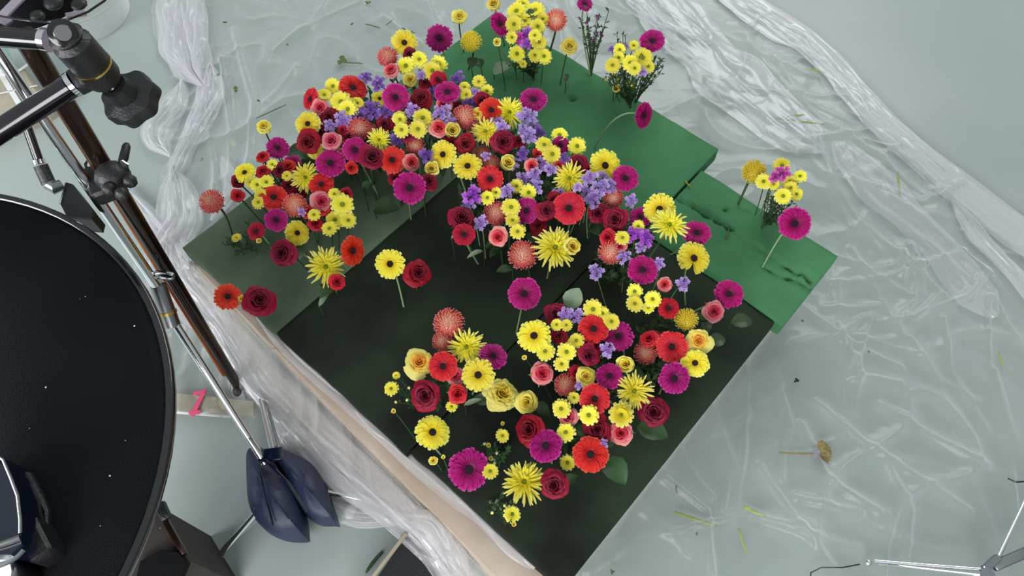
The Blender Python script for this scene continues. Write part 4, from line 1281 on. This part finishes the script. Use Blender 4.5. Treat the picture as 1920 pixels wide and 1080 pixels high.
# clamp with T handle on the poles
cp = P(212, 330, .70); root = thing('pole_clamp', 'black clamp with ratchet handle gripping the copper pole', 'clamp', loc=cp)
b = B(); b.ball(P(212, 332, .72), pxr(32, cp), 14, 5, .9); b.box(P(178, 318, .70), P(200, 372, .69), .045, .04); part(b, 'body', 'black', root)
b = B()
for k in range(5):
    a = k*1.257; b.ball(P(222+22*math.cos(a), 340+24*math.sin(a), .73), pxr(13, cp), 8, 3)
part(b, 'knob', 'black', root)
b = B(); b.tube([P(226, 312, .73), P(232, 296, .735), P(237, 274, .74), P(238, 270, .74)], [.006, .0085, .0075, .005], 12); part(b, 'handle', 'black', root)
b = B(); b.tube([P(221, 304, .735), P(230, 302, .74), P(241, 310, .735)], .0022, 8); part(b, 'handle_ring', 'chrome', root)
b = B(); b.tube([P(164, 322, .71), P(160, 308, .715), P(168, 296, .715), P(178, 304, .71), P(176, 318, .70)], .0028, 8); part(b, 'eyelet', 'black_gloss', root)
# wedge-shaped clamp block to the left
root = thing('clamp_block', 'black wedge-shaped block on the chrome tube above the round table', 'clamp', loc=P(145, 375, .66))
q = [P(x, y, .70) for x, y in [(124, 340), (136, 344), (176, 396), (172, 411), (124, 406), (112, 382)]]
part(slab(q, .655, .70), 'block', 'black', root, False)
b = B(); b.tube([P(123, 343, .702), P(112, 382, .702)], .0012, 6); part(b, 'metal_edge', 'chrome_d', root)
# short black rod with chrome collar
root = thing('short_rod', 'short black rod with chrome collar hanging beside the chrome tube', 'rod', loc=P(80, 290, .72))
b = B(); b.tube([P(46, 225, .80), P(72, 300, .74)], .0085, 14); part(b, 'rod', 'black_gloss', root)
b = B(); b.tube([P(72, 300, .74), P(75, 308, .735)], .0115, 14); part(b, 'collar', 'chrome', root)
b = B(); b.tube([P(76, 310, .735), P(92, 345, .71)], .0125, 14); part(b, 'grip', 'black', root)
b = B(); b.tube([P(92, 345, .71), P(102, 352, .708), P(116, 346, .705)], [.012, .0125, .010], 12); part(b, 'tip_joint', 'chrome_d', root)
# big articulated arm
root = thing('support_arm', 'black articulated support arm with gold-banded grip and large knob', 'stand arm', loc=P(150, 110, .98))
b = B(); b.tube([P(-40, 66, 1.0), P(86, 76, 1.0)], pxr(19, P(60, 76, 1.0)), 20); part(b, 'upper_tube', 'black_gloss', root)
b = B(); b.tube([P(82, 74, 1.0), P(94, 76, 1.0)], pxr(22, P(88, 76, 1.0)), 20); part(b, 'tube_ring', 'chrome', root)
g0, g1 = P(118, 62, 1.06), P(198, 150, .96)
rg = pxr(34, P(150, 110, 1.0))
b = B(); b.tube([g0, g0.lerp(g1, .06), g0.lerp(g1, .12), g0.lerp(g1, .2), g0.lerp(g1, .9), g1], [rg*.7, rg*.95, rg*.8, rg*1.05, rg*1.05, rg*.9], 24); part(b, 'grip', 'black', root)
b = B(); m1 = g0.lerp(g1, .66); b.tube([m1, m1+(g1-g0).normalized()*.0035], rg*1.085, 24); part(b, 'gold_band', 'gold', root)
b = B(); n0 = (CAM-g0).normalized(); b.tube([g0+n0*rg*.2, g0+n0*rg*.55, g0+n0*rg*.6], [rg*.72, rg*.72, rg*.6], 20); part(b, 'cap', 'black_gloss', root)
b = B(); b.tube([g0+n0*rg*.6, g0+n0*rg*.72], [rg*.46, rg*.4], 16); part(b, 'cap_bolt', 'chrome_d', root)
b = B(); b.tube([P(-60, 285, .90), P(134, 160, .97)], pxr(22, P(80, 190, .95)), 20); part(b, 'lower_tube', 'black_gloss', root)
b = B(); b.tube([P(134, 160, .97), P(142, 155, .972)], pxr(24, P(140, 155, .97)), 20); part(b, 'tube_ring', 'chrome', root)
b = B(); b.tube([P(142, 155, .972), P(178, 138, .975)], pxr(25, P(150, 150, .97)), 16); part(b, 'socket', 'black', root)
b = B(); b.tube([P(200, 152, .96), P(215, 163, .95)], [rg*.5, rg*.5], 16); part(b, 'neck', 'black_gloss', root)
kc = P(212, 160, .95); ke = P(252, 190, .90); b = B()
kd_ = (ke-kc).normalized(); kr = pxr(52, ke)
e1 = kd_.cross(Vector((0, 0, 1))).normalized(); e2 = kd_.cross(e1)
nn = 60; ringp = [(0, .45), (.25, .5), (.5, .55), (.62, .95), (.75, 1.0), (1.05, 1.0), (1.15, .85), (1.12, .4)]
k0_ = len(b.V); Lk = (ke-kc).length
for t_, rf in ringp:
    for j in range(nn):
        a = 2*math.pi*j/nn; lobe_ = 1+(.06*math.cos(7*a) if rf > .8 else 0); b.V.append(kc+kd_*Lk*t_+(e1*math.cos(a)+e2*math.sin(a))*kr*rf*lobe_)
for i in range(len(ringp)-1):
    for j in range(nn): b.F.append((i*nn+j, i*nn+(j+1) % nn, (i+1)*nn+(j+1) % nn, (i+1)*nn+j))
b.F.append(tuple(range(nn))[::-1]); b.F.append(tuple((len(ringp)-1)*nn+j for j in range(nn))); part(b, 'knob', 'black', root)

# ------------------------------------------------------------------ top left corner: dark bag with cable, clear tub, wrapped parcel
root = thing('camera_bag', 'black bag with grey straps filling the top left corner', 'bag', loc=P(60, 10, .92))
b = lobe([(-60, -70), (60, -60), (130, -20), (150, 8), (120, 30), (60, 58), (0, 64), (-70, 60)], .90, .99, 2); part(b, 'body', 'black_cloth', root)
for a_, c_, w_, h_ in ((P(5, 30, 1.0), P(42, -8, 1.0), .018, .004), (P(0, 34, .995), P(18, 44, .995), .014, .004), (P(125, 30, .97), P(160, 24, .96), .012, .006)):
    b = B(); b.box(a_, c_, w_, h_); part(b, 'strap', 'grey_cloth', root)
b = B(); b.ball(P(148, 8, .96), .014, 10, 4, .5); b.ball(P(70, 30, .99), .012, 10, 4, .6); b.ball(P(100, 5, .985), .016, 10, 4, .6); part(b, 'buckle', 'black', root)
b = B(); b.tube([P(x, y, 1.02) for x, y in [(-10, 28), (30, 36), (80, 42), (130, 36), (165, 22), (195, 2), (215, -20)]], .0018, 8)
o = part(b, 'cable', 'black_gloss'); tag(o, 'thin black cable curving across the top left corner', 'cable')
tc_ = P(165, 30, 0); 
root = thing('clear_tub', 'clear round plastic tub on the floor at top left', 'tub', loc=tc_)
rt = pxr(92, P(165, 30, .1))
b = lathe([(.001, .004), (rt*.86, .004), (rt*.9, .012), (rt*.97, .10), (rt*.99, .105), (rt*1.03, .105), (rt*1.03, .101)], 64); link('bowl', b.me('bowl', 'tub'), root)
b = lathe([(rt*1.0, .106), (rt*1.02, .109), (rt*1.045, .106), (rt*1.02, .103), (rt*1.0, .106)], 64); link('rim', b.me('rim', 'tub'), root)
root = thing('wrapped_parcel', 'grey wrapped parcel tied with pale tape at the left edge', 'parcel', loc=P(10, 190, 0))
q = [P(x, y, .08) for x, y in [(-60, 120), (20, 118), (46, 128), (82, 188), (40, 210), (-60, 240)]]
part(slab(q, .0, .08, .008), 'wrapping', 'tan', root, False)
b = B(); b.box(P(-10, 120, .083), P(48, 215, .083), .016, .003); b.box(P(56, 118, .083), P(26, 140, .083), .01, .003); b.box(P(-30, 182, .083), P(70, 160, .083), .004, .003); part(b, 'tape', 'white', root)
root = thing('glass_bottle', 'pale aqua glass bottle lying at the left edge', 'bottle', loc=P(5, 110, .12))
b = B(); b.tube([P(-30, 60, .12), P(2, 92, .12), P(12, 112, .12), P(16, 124, .12), P(12, 130, .12)], [.020, .020, .017, .012, .007], 18); part(b, 'body', 'aqua', root)
b = B(); b.tube([P(8, 128, .12), P(4, 140, .12)], .009, 12); part(b, 'cap', 'white', root)

# ------------------------------------------------------------------ paper strip with pink tape, at left
root = thing('paper_strip', 'grey-tan paper strip running from the round table to the stand', 'paper', loc=P(400, 755, .03))
b = B(); n_ = 14
top = [P(300+i*13.5, 734+i*1.4, .034+.002*math.sin(i)) for i in range(n_)]; bot = [P(300+i*13.5, 765+i*1.2, .032+.002*math.sin(i+1)) for i in range(n_)]
b.add(top+bot+[v-Vector((0, 0, .003)) for v in top+bot], [(n_+i, n_+i+1, i+1, i) for i in range(n_-1)]+[(2*n_+i, 2*n_+i+1, 3*n_+i+1, 3*n_+i) for i in range(n_-1)]+
      [(i, i+1, 2*n_+i+1, 2*n_+i) for i in range(n_-1)]+[(n_+i+1, n_+i, 3*n_+i, 3*n_+i+1) for i in range(n_-1)])
part(b, 'strip', 'tan', root)
b = B(); b.box(P(300, 771, .03), P(432, 781, .03), .006, .004); part(b, 'white_border', 'white', root)
b = B(); b.box(P(384, 730, .038), P(360, 780, .037), .012, .0015); b.box(P(362, 738, .0385), P(384, 734, .0385), .009, .0015); b.box(P(354, 774, .0375), P(376, 772, .0375), .009, .0015); part(b, 'pink_tape', 'pink', root)

# ------------------------------------------------------------------ second chrome stand, bottom right
root = thing('second_light_stand', 'chrome stand legs folded out on the plastic in the bottom right corner', 'stand', loc=P(1850, 1085, 0))
root.name = 'light_stand'
hb = P(1850, 1078, .10)
b = B(); b.tube([P(1850, 1085, .05), P(1852, 1078, .14)], .014, 14); part(b, 'hub', 'chrome_d', root)
b = B(); b.tube([P(1845, 1068, .10), P(1740, 1060, .06), P(1640, 1052, .03)], .0045, 10); o = part(b, 'leg', 'chrome', root)
b = B(); b.ball(P(1628, 1055, .026), .009, 10, 4); part(b, 'foot', 'chrome', root)
b = B(); b.tube([P(1845, 1080, .07), P(1740, 1068, .045), P(1648, 1057, .028)], .003, 8); part(b, 'brace', 'chrome', root)
b = B(); b.tube([P(1868, 1052, .10), P(1900, 985, .09), P(1945, 890, .08)], .005, 10); part(b, 'leg', 'chrome', root)
b = B(); b.box(P(1845, 1068, .11), P(1872, 1044, .11), .016, .014); part(b, 'joint', 'chrome_d', root)
b = B(); b.box(P(1862, 1062, .09), P(1960, 1020, .09), .022, .014); part(b, 'flat_leg', 'chrome_d', root)
b = B(); b.tube([P(x, y, .024) for x, y in [(1520, 1090), (1520, 1074), (1540, 1064), (1580, 1064), (1612, 1058)]], .0016, 8); part(b, 'cable', 'black', root)
b = B(); b.tube([P(x, y, .022) for x, y in [(1890, 897), (1905, 904), (1930, 902)]], .002, 8)
o = part(b, 'wire', 'black'); tag(o, 'short dark wire at the right edge of the plastic', 'wire')
